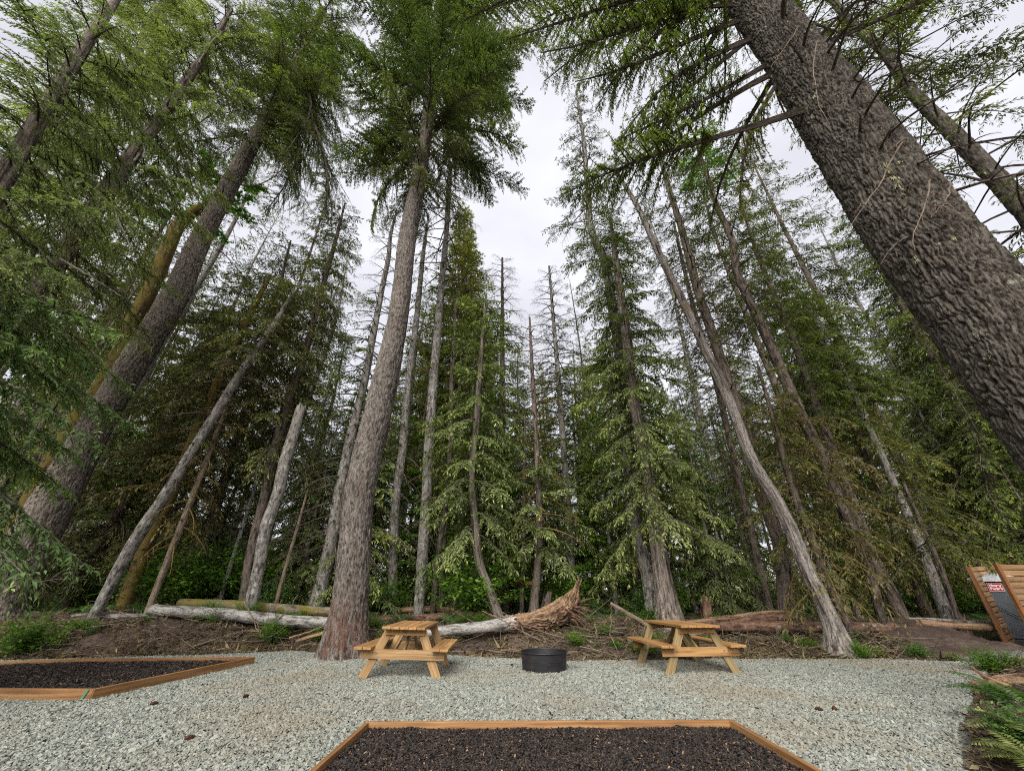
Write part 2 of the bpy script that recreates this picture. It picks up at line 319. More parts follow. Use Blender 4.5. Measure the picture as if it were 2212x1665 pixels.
def hgt(x, y):
    x = np.asarray(x, float); y = np.asarray(y, float)
    d = y - edge_y(x)
    crest = .42 + .12*sm(-3, -5, x)*sm(-12, -8, x) + .16*(fbm(x*.55 + 4, y*.5, 3) - .5)*2
    plateau = .60 + .20*sm(-3, -7, x) - .04*sm(4, 9, x) + .14*(fbm(x*.22 + 40, y*.22 + 11, 2) - .5)
    low = np.maximum(sm(8.6, 9.8, x)*sm(11.4, 10.3, y), sm(11.6, 13., x)*sm(19, 16, y))          # the fenced corner at the right lies at yard level
    crest = crest*(1 - low) + .04*low; plateau = plateau*(1 - low) + .03*low
    rise = sm(0, 1.3, d)*crest; d0 = .9 + 1.1*sm(3, 5, x); h = rise*(1 - .35*sm(2.5, 5, x))*(1 - sm(d0, d0 + 1.7, d)) + plateau*sm(d0, d0 + 1.7, d)
    h = h + (.16*(fbm(x*2.6, y*2.6, 3) - .5) + .10*(fbm(x*9, y*9, 2) - .5))*sm(.1, .7, d)
    r = sm(0, .8, x - right_x(y))*(d < 0)
    hr = .10 + .10*(fbm(x*1.2 + 70, y*1.2, 3))
    return np.where(d > 0, h, hr*r - .03*(1 - sm(0, .1, x - right_x(y)))) - .03*((d <= 0) & (x <= right_x(y)))*0
def H(x, y): return float(hgt(np.array([x]), np.array([y]))[0])
def axis(segs):
    a = []
    for lo, hi, st in segs: a += list(np.arange(lo, hi, st))
    return np.array(a + [segs[-1][1]])
gx = axis([(-700, -100, 60), (-100, -30, 5), (-30, -14, .6), (-14, 14, .11), (14, 30, .6), (30, 100, 5), (100, 700, 60)])
gy = axis([(-60, 2, 6), (2, 8, .25), (8, 15.5, .09), (15.5, 30, .5), (30, 100, 5), (100, 900, 80)])
X, Yg = np.meshgrid(gx, gy); Z = hgt(X, Yg)
# let the terrain sink beneath the gravel sheet
Z = np.where(in_gravel(X, Yg), -.05, Z)
V = np.stack([X, Yg, Z], -1).reshape(-1, 3); nx, ny = len(gx), len(gy)
i = np.arange(ny - 1)[:, None]*nx + np.arange(nx - 1)[None]
mb = MB(); mb.add(V, np.stack([i, i + 1, i + 1 + nx, i + nx], -1).reshape(-1, 4)); tag(mb.build('ground', M['ground'], smooth=True), kind='structure')
# gravel sheet
gy2 = np.arange(-6, 13, .22); s = np.linspace(0, 1, 70); VV = []
xs = np.linspace(-20, 9.9, 180)
mb = MB(); ey = edge_y(xs); 
rows = np.linspace(0, 1, 60)
P = []
for r in rows:
    yy = -6 + (ey + .12 + 6)*r; xx = np.minimum(xs, right_x(np.clip(yy, 3.3, 30)) + .1); P.append(np.stack([xx, yy, 0*xx + .0], -1))
P = np.array(P).reshape(-1, 3); P[:, 2] = .012*(fbm(P[:, 0]*1.3, P[:, 1]*1.3) - .5); n = len(xs)
i = np.arange(len(rows) - 1)[:, None]*n + np.arange(n - 1)[None]
mb.add(P, np.stack([i, i + 1, i + 1 + n, i + n], -1).reshape(-1, 4)); tag(mb.build('gravel_yard', M['gravel']), kind='structure')
# small gravel patch beside the fence
gxp, gyp = np.meshgrid(np.linspace(9.2, 13.4, 40), np.linspace(9.2, 11.8, 36)); rr_ = ((gxp - 11.3)/1.7)**2 + ((gyp - 10.1)/.5)**2 + .5*(fbm(gxp*1.2, gyp*1.2) - .5)
zp = hgt(gxp, gyp) + np.where(rr_ < 1, .03, -.15); i = np.arange(35)[:, None]*40 + np.arange(39)[None]
mb = MB(); mb.add(np.stack([gxp, gyp, zp], -1).reshape(-1, 3), np.stack([i, i + 1, i + 41, i + 40], -1).reshape(-1, 4))
tag(mb.build('gravel_path', M['gravel']), kind='structure')

# ------------------------------------------------------------------ plan outlines of the beds
TZ = .12
FB = [(-1.66*.9, 1.0), (-1.66*.9, 0)]   # replaced below
def bed(zt, px): return [gnd(u, v, zt)[:2] for u, v in px]
fb = bed(TZ, [(793, 1560), (1578, 1556)]); fx0, fy0 = fb[0]; fx1, fy1 = fb[1]
front_bed = [np.array([fx0, 1.2]), np.array([fx0, fy0]), np.array([fx1, fy1]), np.array([fx1 + .02, 1.2])]
lb = bed(TZ, [(156, 1423), (549, 1419), (203, 1489)])
left_bed = [lb[0] + (lb[0] - lb[1])*0 + np.array([-3.6, -1.25]), lb[0], lb[1], lb[2], lb[2] + np.array([-3.6, .08])]
def inside(poly, x, y):
    r = np.zeros(len(x), bool); n = len(poly)
    for k in range(n):
        (x1, y1), (x2, y2) = poly[k], poly[(k + 1) % n]
        c = ((y1 > y) != (y2 > y)) & (x < (x2 - x1)*(y - y1)/((y2 - y1) + 1e-12) + x1); r ^= c
    return r

# ------------------------------------------------------------------ stones and mulch
rng = np.random.default_rng(11)
def stones(n, xr, yr, smin, smax, name):
    x = rng.uniform(*xr, n); y = yr[0] + (yr[1] - yr[0])*rng.random(n)
    k = in_gravel(x, y) & (np.abs(x) < y*1.75 + 1.5) & ~inside(front_bed, x, y) & ~inside(left_bed, x, y)
    x, y = x[k], y[k]; n = len(x)
    s = rng.uniform(smin, smax, n)**1.0; s = np.where(rng.random(n) < .06, s*1.5, s)
    c = np.array([(-1, -1, -1), (1, -1, -1), (1, 1, -1), (-1, 1, -1), (-1, -1, 1), (1, -1, 1), (1, 1, 1), (-1, 1, 1)], float)
    P = np.repeat(c[None], n, 0)*np.stack([rng.uniform(.7, 1.35, n), rng.uniform(.45, .9, n), rng.uniform(.2, .5, n)], 1)[:, None]
    P[:, 4:, :2] *= rng.uniform(.35, .9, (n, 1, 1)); P *= 1 + rng.uniform(-.28, .28, P.shape)
    P *= s[:, None, None]*.5
    a = rng.uniform(0, 6.283, n); t = rng.normal(0, .32, (n, 2))
    ca, sa = np.cos(a)[:, None], np.sin(a)[:, None]
    Xr = P[..., 0]*ca - P[..., 1]*sa; Yr = P[..., 0]*sa + P[..., 1]*ca; Zr = P[..., 2] + Xr*t[:, :1] + Yr*t[:, 1:]
    W = np.stack([Xr + x[:, None], Yr + y[:, None], Zr + rng.uniform(.004, .02, n)[:, None]], -1)
    q = np.array([(4, 5, 6, 7), (0, 1, 5, 4), (1, 2, 6, 5), (2, 3, 7, 6), (3, 0, 4, 7)])
    Q = (np.arange(n)[:, None, None]*8 + q[None]).reshape(-1, 4)
    mb = MB(); mb.add(W.reshape(-1, 3), Q, var=np.repeat(rng.beta(1.6, 1.5, n), 5))
    return tag(mb.build(name, M['stone']), 'loose crushed grey green gravel spread over the whole yard', 'gravel', kind='stuff')
stones(760000, (-17, 11), (2.6, 13), .014, .035, 'loose_gravel')

def mulch(poly, name, label, dens, smax):
    P = np.array(poly); lo, hi = P.min(0), P.max(0); lo[1] = max(lo[1], 2.4); n = int(dens*np.prod(hi - lo))
    x = rng.uniform(lo[0], hi[0], n); y = rng.uniform(lo[1], hi[1], n); k = inside(poly, x, y); x, y = x[k], y[k]; n = len(x)
    L = rng.uniform(.012, smax, n)*.5; wd = rng.uniform(.002, .007, n); a = rng.uniform(0, 6.283, n); el = rng.normal(0, .4, n)
    d = np.stack([np.cos(a)*np.cos(el), np.sin(a)*np.cos(el), np.sin(el)], 1); b_ = np.stack([-np.sin(a), np.cos(a), rng.normal(0, .4, n)], 1)
    z = .045 + .03*fbm(x*3, y*3) + rng.uniform(0, .02, n); p = np.stack([x, y, z], 1)
    L, wd = L[:, None], wd[:, None]; up = np.array([[0, 0, 1]])*rng.uniform(-.2, .35, (n, 1))*L
    W = np.stack([p - d*L - b_*wd, p - d*L + b_*wd, p + up - b_*wd, p + up + b_*wd, p + d*L - b_*wd*.5, p + d*L + b_*wd*.5], 1)
    q = np.array([(0, 1, 3, 2), (2, 3, 5, 4)]); Q = (np.arange(n)[:, None, None]*6 + q).reshape(-1, 4)
    mb = MB(); mb.add(W.reshape(-1, 3), Q, var=np.repeat(rng.beta(1.2, 1.2, n), 2))
    g = np.array(poly); gxx = np.linspace(lo[0], hi[0], 60); gyy = np.linspace(P[:, 1].min(), hi[1], 60)
    o = mb.build(name, M['chip']); tag(o, label, 'mulch', kind='stuff')
    mb = MB(); c = P.mean(0); mb.add(np.vstack([np.c_[P, np.full(len(P), .03)], [c[0], c[1], .06]]), T=[(k, (k + 1) % len(P), len(P)) for k in range(len(P))])
    tag(mb.build('mulch_soil', M['mulch']), kind='structure')
mulch(front_bed, 'bark_mulch', 'dark shredded bark mulch filling the near timber bed', 14000, .046)
mulch(left_bed, 'bark_mulch', 'dark shredded bark mulch filling the pointed bed at the left', 3500, .08)

# ------------------------------------------------------------------ lumber
def board(mb, a, b_, w_, t_, up=(0, 0, 1), mat=0, var=None):
    """straight board from a to b, w across, t thick (along up)"""
    a = np.array(a, float); b_ = np.array(b_, float); d = b_ - a; L = np.linalg.norm(d); d = d/L
    up = np.array(up, float); up -= d*up.dot(d); up /= np.linalg.norm(up); s = np.cross(d, up)
    V, TCo = [], []; o = rng.uniform(0, 50, 3)
    for k, p in ((0, a), (L, b_)):
        for i, j in ((-1, -1), (1, -1), (1, 1), (-1, 1)):
            V.append(p + s*i*w_/2 + up*j*t_/2); TCo.append((i*w_/2 + o[0], j*t_/2 + o[1], k + o[2]))
    mb.add(V, [(0, 1, 2, 3), (7, 6, 5, 4), (0, 4, 5, 1), (1, 5, 6, 2), (2, 6, 7, 3), (3, 7, 4, 0)], tc=TCo, mat=mat, var=rng.random() if var is None else var)
def bevel(o, w_=.004):
    m = o.modifiers.new('bevel', 'BEVEL'); m.width = w_; m.segments = 2; m.limit_method = 'ANGLE'; return o

def picnic_table(x, y, yaw, label, mt, ml, tilt=0.):
    root = thing('picnic_table', (x, y, .0), label, 'picnic table', 'picnic tables on the gravel', yaw); root.rotation_euler[1] = tilt
    HL = .86
    mb = MB()
    for k in range(5):
        xx = (-2 + k)*.147; board(mb, (xx, -HL + rng.uniform(-.006, .006), .735), (xx, HL + rng.uniform(-.006, .006), .735), .14, .038)
    bevel(mb.build('tabletop', mt, root))
    for s in (-1, 1):
        mb = MB()
        for k in (0, 1):
            xx = s*(.565 + k*.147); board(mb, (xx, -HL, .435), (xx, HL, .435), .14, .038)
        bevel(mb.build('bench', mt, root))
    for e in (-1, 1):
        ye = e*(HL - .22)
        for s in (-1, 1):
            mb = MB(); board(mb, (s*.27, ye, .713), (s*.63, ye, -.01), .038, .14, up=(s*1, 0, .5)); bevel(mb.build('leg', ml, root))
        mb = MB(); board(mb, (-.71, ye + e*.039, .345), (.71, ye + e*.039, .345), .038, .14); bevel(mb.build('crossbeam', ml if tilt else mt, root))
        mb = MB(); board(mb, (-.34, ye + e*.039, .665), (.34, ye + e*.039, .665), .038, .09); bevel(mb.build('top_rail', mt, root))
        mb = MB(); board(mb, (0, ye - e*.02, .345), (0, e*.08, .70), .09, .038, up=(1, 0, 0)); bevel(mb.build('brace', ml, root))
        if e < 0:
            for bx in (-.52, -.44, .44, .52):
                mb = MB(); V, Q, T, TC = tube([(bx, ye - .055, .36), (bx, ye - .068, .36)], .010, 8, True); mb.add(V, Q, T, tc=TC); mb.build('bolt', M['bolt'], root)
    return root
picnic_table(-1.89, 8.60, math.radians(1.7), 'orange stained picnic table standing in front of the tall central fir trunk', M['table_wood'], M['table_leg'], math.radians(1.6))
picnic_table(3.30, 8.99, math.radians(5.5), 'yellowish picnic table with greenish legs, right of the black fire ring', M['table_wood'], M['table_leg2'])

# fire ring: open black steel tub
c0 = gnd(1180, 1456, 0); ring = thing('fire_ring', (c0[0], c0[1] + .43, 0), 'round black steel fire ring sitting on the gravel between the two tables', 'fire ring')
def lathe(prof, n=64):
    a = np.arange(n)*2*math.pi/n; prof = np.array(prof)
    V = np.stack([prof[:, 0][:, None]*np.cos(a), prof[:, 0][:, None]*np.sin(a), np.repeat(prof[:, 1][:, None], n, 1)], -1).reshape(-1, 3)
    i = np.arange(len(prof) - 1)[:, None]*n; j = np.arange(n)[None]; j2 = (j + 1) % n
    return V, np.stack([i + j, i + j2, i + n + j2, i + n + j], -1).reshape(-1, 4)
mb = MB(); mb.add(*lathe([(.405, -.03), (.415, .10), (.421, .155), (.426, .16), (.421, .165), (.428, .285), (.422, .285), (.405, .0), (.38, .02), (.001, .025)])); mb.build('tub_wall', M['black_steel'], ring, smooth=False)
mb = MB(); mb.add(*lathe([(.426, .280), (.440, .280), (.445, .286), (.445, .296), (.438, .302), (.424, .302), (.418, .296), (.418, .284)])); mb.build('rim', M['black_steel'], ring, smooth=True)

# timber edging
def edging(poly, label, closed, name='garden_bed_edging'):
    root = thing(name, (poly[0][0], poly[0][1], 0), label, 'bed edging')
    root.location = (0, 0, 0)
    n = len(poly); out = []
    cen = np.mean(poly, 0)
    segs = [(k, (k + 1) % n) for k in range(n if closed else n - 1)]
    for i, j in segs:
        a, b_ = poly[i], poly[j]; d = (b_ - a)/np.linalg.norm(b_ - a)
        mb = MB(); board(mb, (*(a - d*.012), .045 + .0025*i), (*(b_ + d*.012), .045 + .0025*i), .045, .16); bevel(mb.build('timber', M['timber'], root), .005)
    return root
edging(front_bed, 'orange timber edging round the near mulch bed at the bottom', False)
eg = edging(left_bed, 'orange timber edging of the pointed mulch bed at the left edge', False)
p = left_bed[3]; mb = MB(); board(mb, (p[0] - .10, p[1] - .032, .0), (p[0] - .05, p[1] - .032, .13), .03, .004, up=(0, -1, 0)); mb.build('strap', M['strap'], eg)

# ------------------------------------------------------------------ branches
def bez(L, n, rise, sag, wob, r):
    t = np.linspace(0, 1, n); ph = r.uniform(0, 6.28)
    return np.stack([L*t*(1 - .06*t), wob*L*.05*np.sin(3*t + ph)*t, L*(rise*t - sag*t*t)], 1)
KIND = {   # rise, sag, branchlet ratio, angle, droop, kite width, start, density
    'fir': (.16, .22, .36, .95, .18, .42, .18, 1.), 'hemlock': (.05, .38, .33, .95, .55, .30, .12, 1.),
    'cedar': (-.05, .36, .38, .85, 1.0, .36, .12, 1.), 'sparse': (.10, .30, .28, 1.0, .6, .30, .35, .5),
    'limb': (.0, .05, .32, .95, .8, .30, .38, 1.), 'moss': (.05, .45, .30, .9, 1.3, .30, .1, .7), 'maple': (.35, .2, .4, .8, .2, .8, .3, .9)}
def make_branch(r, L, ks, kind, dead=False, t0=None):
    rise, sag, br, ang, droop, kw, st, den = KIND[kind]
    if t0 is not None: st = t0
    wood = MB(); n = 7; P = bez(L, n, rise*r.uniform(.6, 1.4), sag*r.uniform(.7, 1.3), 1, r)
    if kind == 'cedar': t = np.linspace(0, 1, n); P[:, 2] += L*.14*t**3
    rb = (.010 + .0075*L)*(1.5 if dead else 1)*(1.7 if t0 is not None else 1)
    V, Q, T, TC = tube(P, rb*(1 - np.linspace(0, 1, n)*.85), 4); woodV, woodQ, woodTC = [V], [Q], [TC]; nv = len(V)
    nb = max(4, int(L/(ks*.60)*den)); 
    if dead: nb = int(4 + L*4)
    tb = st + (1 - st)*(np.arange(nb) + r.random(nb)*.8)/nb; side = np.where(np.arange(nb) % 2, 1., -1.)
    lbn = L*br*((1.02 - tb)**.6*np.minimum(1, (tb - st + .12)/.3)**.5)*np.where(r.random(nb) < .16, r.uniform(.12, .4, nb), r.uniform(.55, 1.25, nb))*(.62 + .6*vnoise(tb*5 + r.uniform(0, 99), tb*0 + .5)) + ks*.7
    ti = tb*(n - 1); i0 = np.clip(ti.astype(int), 0, n - 2); f = (ti - i0)[:, None]
    p0 = P[i0]*(1 - f) + P[i0 + 1]*f; tg = norm(P[i0 + 1] - P[i0]); bn = norm(np.cross(np.array([0, 0, 1.]), tg)); nn = np.cross(tg, bn)
    al = ang*np.clip(r.normal(.95, .2, nb), .35, 1.5); bend = r.normal(.25, .3, nb)*side
    d = np.cos(al)[:, None]*tg + (np.sin(al)*side)[:, None]*bn + nn*r.normal(0, .22, nb)[:, None]
    d = norm(d); g = np.array([0, 0, -1.])
    dr = droop*r.uniform(.5, 1.4, nb)
    def pos(idx, s): # along branchlet
        return p0[idx] + d[idx]*s[:, None] - bn[idx]*(bend[idx]*s*s/np.maximum(lbn[idx], .01)*.45)[:, None] + g*(dr[idx]*s*s/np.maximum(lbn[idx], .01)*.5)[:, None]
    # branchlet wood: two flat strips crossing
    idx = np.arange(nb); seg = 3; pts = [pos(idx, lbn*k/seg) for k in range(seg + 1)]
    ww = np.clip(.02*lbn, .004, .02) * (1.5 if dead else .8)
    ww = np.maximum(ww, ks*.035)
    up = np.array([0, 0, 1.])
    for k in range(seg):
        wa = (ww*(1 - k/seg*.8))[:, None]; wb = (ww*(1 - (k + 1)/seg*.8))[:, None]
        for ax in (up, norm(np.cross(d, up))):
            Vq = np.stack([pts[k] - ax*wa, pts[k] + ax*wa, pts[k + 1] + ax*wb, pts[k + 1] - ax*wb], 1).reshape(-1, 3)
            woodV.append(Vq); woodQ.append(np.arange(nb*4).reshape(-1, 4) + nv); woodTC.append(Vq); nv += nb*4
    # twigs
    sp = ks*.50 if not dead else max(ks, .12); mt = max(1, int(lbn.max()/sp))
    J, I = np.meshgrid(np.arange(mt), idx); J = J.ravel(); I = I.ravel(); s_ = (J + .3 + r.random(len(J))*.6)*sp; k = s_ < lbn[I]; I, s_, J = I[k], s_[k], J[k]
    I = np.concatenate([I, I, idx]); s_ = np.concatenate([s_, s_ + sp*.3*0, lbn]); sd = np.concatenate([np.ones(len(J)), -np.ones(len(J)), np.zeros(nb)])
    p = pos(I, s_); fr = s_/lbn[I]
    tl = norm(d[I] + g*(dr[I]*fr)[:, None]); nz_ = norm(up*1. + r.normal(0, .3, (len(I), 3))); lat = norm(np.cross(tl, nz_))
    be = r.uniform(.55, 1.0, len(I)); td = norm(np.cos(be)[:, None]*tl + (np.sin(be)*sd)[:, None]*lat + r.normal(0, .12, (len(I), 3)) + g*(.25 if droop > .5 else 0.)*r.random((len(I), 1)))
    lt = ks*r.uniform(.65, 1.25, len(I))*(1.1 - .4*fr); wdv = norm(np.cross(td, nz_ + r.normal(0, .35, (len(I), 3))))*(lt*kw*.5*r.uniform(.7, 1.2, len(I)))[:, None]
    if dead: wdv *= .2
    tip = p + td*lt[:, None] + g*(lt*.15)[:, None]; mid = p + td*(lt*.45)[:, None]
    K4 = np.stack([p, mid + wdv, tip, mid - wdv], 1)
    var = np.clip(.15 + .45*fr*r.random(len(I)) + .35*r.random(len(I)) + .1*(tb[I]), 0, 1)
    return dict(wV=np.concatenate(woodV), wQ=np.concatenate(woodQ), wT=np.concatenate(woodTC), K=K4, var=var, L=L)
LIB = {}
def lib(kind, L, ks, dead=False, t0=None, nvar=5):
    key = (kind, round(L*2)/2, round(ks, 3), dead, t0)
    if key not in LIB:
        r = np.random.default_rng(abs(hash(str(key))) % 9999 if False else (int(L*1000) + int(ks*7777) + len(kind)*31 + ord(kind[0])*7))
        LIB[key] = [make_branch(r, max(.5, key[1]), ks, kind, dead, t0) for _ in range(nvar)]
    return LIB[key]
def place(mb, br, p, az, el, s, r, lm=1, roll=0., vshift=0.):
    ca, sa, ce, se = math.cos(az), math.sin(az), math.cos(el), math.sin(el)
    X_ = np.array([ca*ce, sa*ce, se]); Y_ = np.array([-sa, ca, 0.]); Z_ = np.cross(X_, Y_)
    if roll: Y_, Z_ = Y_*math.cos(roll) + Z_*math.sin(roll), Z_*math.cos(roll) - Y_*math.sin(roll)
    R = np.stack([X_, Y_, Z_])*s; 
    if r.random() < .5: R = R*1.; R[1] *= -1
    mb.add(br['wV'] @ R + p, br['wQ'], tc=br['wT'], mat=0)
    K_ = br['K']; n = len(K_)
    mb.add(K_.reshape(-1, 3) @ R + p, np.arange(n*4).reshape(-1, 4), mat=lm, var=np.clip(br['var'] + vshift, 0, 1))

# ------------------------------------------------------------------ trunks
def spline(P, n):
    P = np.asarray(P, float); k = len(P)
    if k < 3: t = np.linspace(0, 1, n)[:, None]; return P[0]*(1 - t) + P[-1]*t
    s = np.concatenate([[0], np.cumsum(np.linalg.norm(np.diff(P[:, :3], axis=0), axis=1))]); u = np.linspace(0, s[-1], n)
    m = np.gradient(P, s, axis=0); i = np.clip(np.searchsorted(s, u) - 1, 0, k - 2); h = (s[i + 1] - s[i]); t = ((u - s[i])/h)[:, None]; h = h[:, None]
    return (2*t**3 - 3*t**2 + 1)*P[i] + (t**3 - 2*t**2 + t)*h*m[i] + (-2*t**3 + 3*t**2)*P[i + 1] + (t**3 - t**2)*h*m[i + 1]
def trunk_shape(mb, path, rad, sides, step, amp, cell, stretch=5., flare=0., seed=0, mat=0, ragged=0., capmat=None, ztwist=0.):
    """tapered trunk with furrowed bark as real relief"""
    path = np.asarray(path, float); L = np.linalg.norm(np.diff(path, axis=0), axis=1).sum(); n = max(8, int(L/step))
    PR = spline(np.c_[path, rad], n); P = PR[:, :3]; R = np.maximum(PR[:, 3], .01)
    t = norm(np.gradient(P, axis=0)); a = norm(np.cross(t, np.array([0, 1., .15]))); b_ = np.cross(t, a)
    th = np.arange(sides)*2*math.pi/sides; ln = np.concatenate([[0], np.cumsum(np.linalg.norm(np.diff(P, axis=0), axis=1))])
    TH, LN = np.meshgrid(th, ln); RR = np.repeat(R[:, None], sides, 1)
    rm = float(np.max(R[:max(2, n//2)])); nc = max(6, int(2*math.pi*rm/cell))
    w1 = vnoise(TH/(2*math.pi)*8 + seed, LN*1.6 + seed*3)*1.3 - .6
    U = TH/(2*math.pi)*nc + w1*1.2
    n1 = np.abs(vnoise(U % nc, LN/(cell*stretch) + seed*7, nc)*2 - 1); n2 = np.abs(vnoise((U*2) % (2*nc), LN/(cell*stretch*.45) + seed*5 + 9, 2*nc)*2 - 1)
    rel = np.minimum(1, n1*1.7)*.7 + np.minimum(1, n2*1.6)*.3
    if amp > .025:
        nc2 = max(8, int(2*math.pi*rm/(cell*.62))); wv1 = (vnoise((TH/(2*math.pi)*nc2*.5) % (nc2//2 or 1), LN/.11 + seed, max(1, nc2//2)) - .5)*1.0; wv2 = (vnoise(LN/.35 + seed, TH*0 + seed*1.7) - .5)*2.2
        e1, id1 = cells((TH/(2*math.pi)*nc2 + wv1*1.3 + wv2 + LN/(cell*12)) % nc2, LN/(cell*4.6) + wv1*.9 + vnoise(TH*rm/.05, LN/.05)*.35, nc2, seed % 200)
        plate = np.clip(e1*3.2, 0, 1)**.6
        rel = .5*plate*(.82 + .25*id1) + .5*rel*(.35 + .65*plate) + .22*(vnoise(TH*rm/.018, LN/.04) - .5)*plate
    low = vnoise(TH/(2*math.pi)*5 % 5, LN*.5 + seed, 5) - .5
    D = RR*(1 + .10*low) + amp*(rel - .6)
    if flare > 0:
        fl = np.exp(-LN/(flare*.9)); lob = .55 + .45*np.abs(np.sin(TH*2.5 + seed)); D = D + flare*.55*fl*lob
    if ragged:
        top = vnoise(TH/(2*math.pi)*9 % 9, TH*0 + seed, 9); f = (LN > ln[-1] - .02*ln[-1] - 1e-6)
    V = P[:, None] + D[..., None]*(np.cos(TH)[..., None]*a[:, None] + np.sin(TH)[..., None]*b_[:, None])
    if ragged: V[-1] += t[-1]*((rng.random(sides) - .2)*ragged)[:, None]
    TCo = np.stack([D*np.cos(TH), D*np.sin(TH), LN], -1)
    i = np.arange(n - 1)[:, None]*sides; j = np.arange(sides)[None]; j2 = (j + 1) % sides
    Q = np.stack([i + j, i + j2, i + sides + j2, i + sides + j], -1).reshape(-1, 4)
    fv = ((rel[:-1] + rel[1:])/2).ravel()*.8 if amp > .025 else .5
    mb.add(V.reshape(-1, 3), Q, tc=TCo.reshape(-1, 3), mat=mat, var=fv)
    jj = np.arange(sides); j2 = (jj + 1) % sides
    for e_, (idx, c, tt) in enumerate(((0, P[0], -1), (n - 1, P[-1], 1))):
        ring_ = V[idx]; ce = c - t[idx]*tt*(.05 + ragged*.6)*(1 if ragged and e_ else 0)
        mb.add(np.vstack([ring_, ce]), T=np.stack([jj, j2, np.full(sides, sides)], 1) if tt > 0 else np.stack([j2, jj, np.full(sides, sides)], 1),
               tc=np.vstack([TCo[idx], [0, 0, ln[idx]]]), mat=(capmat if capmat is not None else mat))
    return P, R

class Tree: pass
ALLTREES = []
def tree(name, label, cat, Y, px, barkm, crowns=(), sides=20, step=.25, amp=.012, cell=.09, flare=.12, group=None, ext=0., ragged=0., capmat=None, seed=None, base=None, limbs=()):
    """px: (u, v, width) down the photo from base to top, all at distance Y (or Y0..Y1)"""
    Y0, Y1 = (Y if isinstance(Y, tuple) else (Y, Y)); k = len(px); seed = seed if seed is not None else len(ALLTREES)*3 + 1
    vv = np.array([q[1] for q in px], float)
    pts = []
    for q in px: pts.append(at(q[0], q[1], Y0))
    zz = np.array([p[2] for p in pts]); fr = (zz - zz[0])/max(1e-6, zz[-1] - zz[0]); pts = [at(q[0], q[1], Y0 + (Y1 - Y0)*f) for q, f in zip(px, fr)]
    rad = []
    for i_, q in enumerate(px):
        d = pts[min(i_ + 1, k - 1)] - pts[max(i_ - 1, 0)]; rad.append(prad(q[0], q[1], pts[i_][1], d/np.linalg.norm(d), q[2]))
    pts = np.array(pts); rad = np.array(rad)
    # carry the foot down into the ground
    d = (pts[0] - pts[1]); d /= np.linalg.norm(d); hz = H(pts[0][0], pts[0][1])
    if pts[0][2] > hz - .15:
        f = (pts[0][2] - (hz - .2))/max(.2, -d[2]); f = max(f, .05)
        pts = np.vstack([pts[0] + d*f, pts]); rad = np.concatenate([[rad[0]*1.05], rad])
    if ext > 0:
        d = pts[-1] - pts[-2]; d /= np.linalg.norm(d); pts = np.vstack([pts, pts[-1] + d*ext]); rad = np.concatenate([rad, [rad[-1]*.25]])
    base = pts[0]
    o = thing(name, base, label, cat, group)
    mb = MB(); P, R = trunk_shape(mb, pts, rad, sides, step, amp, cell, flare=flare*2*rad[0]/.5, seed=seed, ragged=ragged, mat=0, capmat=1 if capmat else None)
    mb.build('trunk', [barkm] + ([capmat] if capmat else []), o, smooth=True, origin=base)
    T = Tree(); T.o = o; T.P = P; T.R = R; T.base = base; ALLTREES.append(T)
    r = np.random.default_rng(seed + 100)
    for c in crowns:
        mb = MB()
        kind, z0, z1, n, L0, L1, ks = c[:7]; opt = c[7] if len(c) > 7 else {}
        lmn = opt.get('leaf', 'leaf_fir'); dead = opt.get('dead', False); e0, e1 = opt.get('el', (-.15, .35)); az0, azs = opt.get('az', (0, math.pi))
        top = P[-1][2]; z1 = min(z1, top - .1)
        if dead: n = int(n*1.5)
        for q in range(n):
            f = (q + r.random())/n; z = z0 + (z1 - z0)*f; i_ = int(np.clip(np.searchsorted(P[:, 2], z), 1, len(P) - 1))
            tt = (z - P[i_ - 1][2])/max(1e-6, P[i_][2] - P[i_ - 1][2]); p = P[i_ - 1]*(1 - tt) + P[i_]*tt
            az = az0 + (q*2.399 % (2*math.pi) - math.pi)*azs/math.pi + r.normal(0, .2)
            L = (L0 + (L1 - L0)*f**opt.get('pw', 1.))*r.uniform(.65, 1.12); Lq = max(.5, round(L*2)/2)
            br = lib(kind, Lq, ks, dead, opt.get('t0'))[r.integers(5)]
            place(mb, br, p - base, az, e0 + (e1 - e0)*f + r.normal(0, .12), L/Lq, r, vshift=r.normal(0, .08))
        mb.build(opt.get('name', 'crown'), [M['moss_twig'] if opt.get('mosswood') else M['twig'], M[lmn] if not dead else M[opt.get('leaf', 'twig')]], o)
    for (a_, b_, kd, ks, lf, t0) in limbs:   # named limbs: start (u,v,Y) end (u,v,Y)
        A, B = at(*a_), at(*b_); d = B - A; L = np.linalg.norm(d); mb = MB()
        Lq = max(.5, round(L*2)/2); br = lib(kd, Lq, ks, False, t0)[r.integers(5)]
        az = math.atan2(d[1], d[0]); el = math.asin(d[2]/L)
        place(mb, br, A - base, az, el, L/Lq, r)
        mb.build('limb', [M['twig'], M[lf]], o)
    return T
def zv(v, Y): return at(CX, v, Y)[2]
PI = math.pi
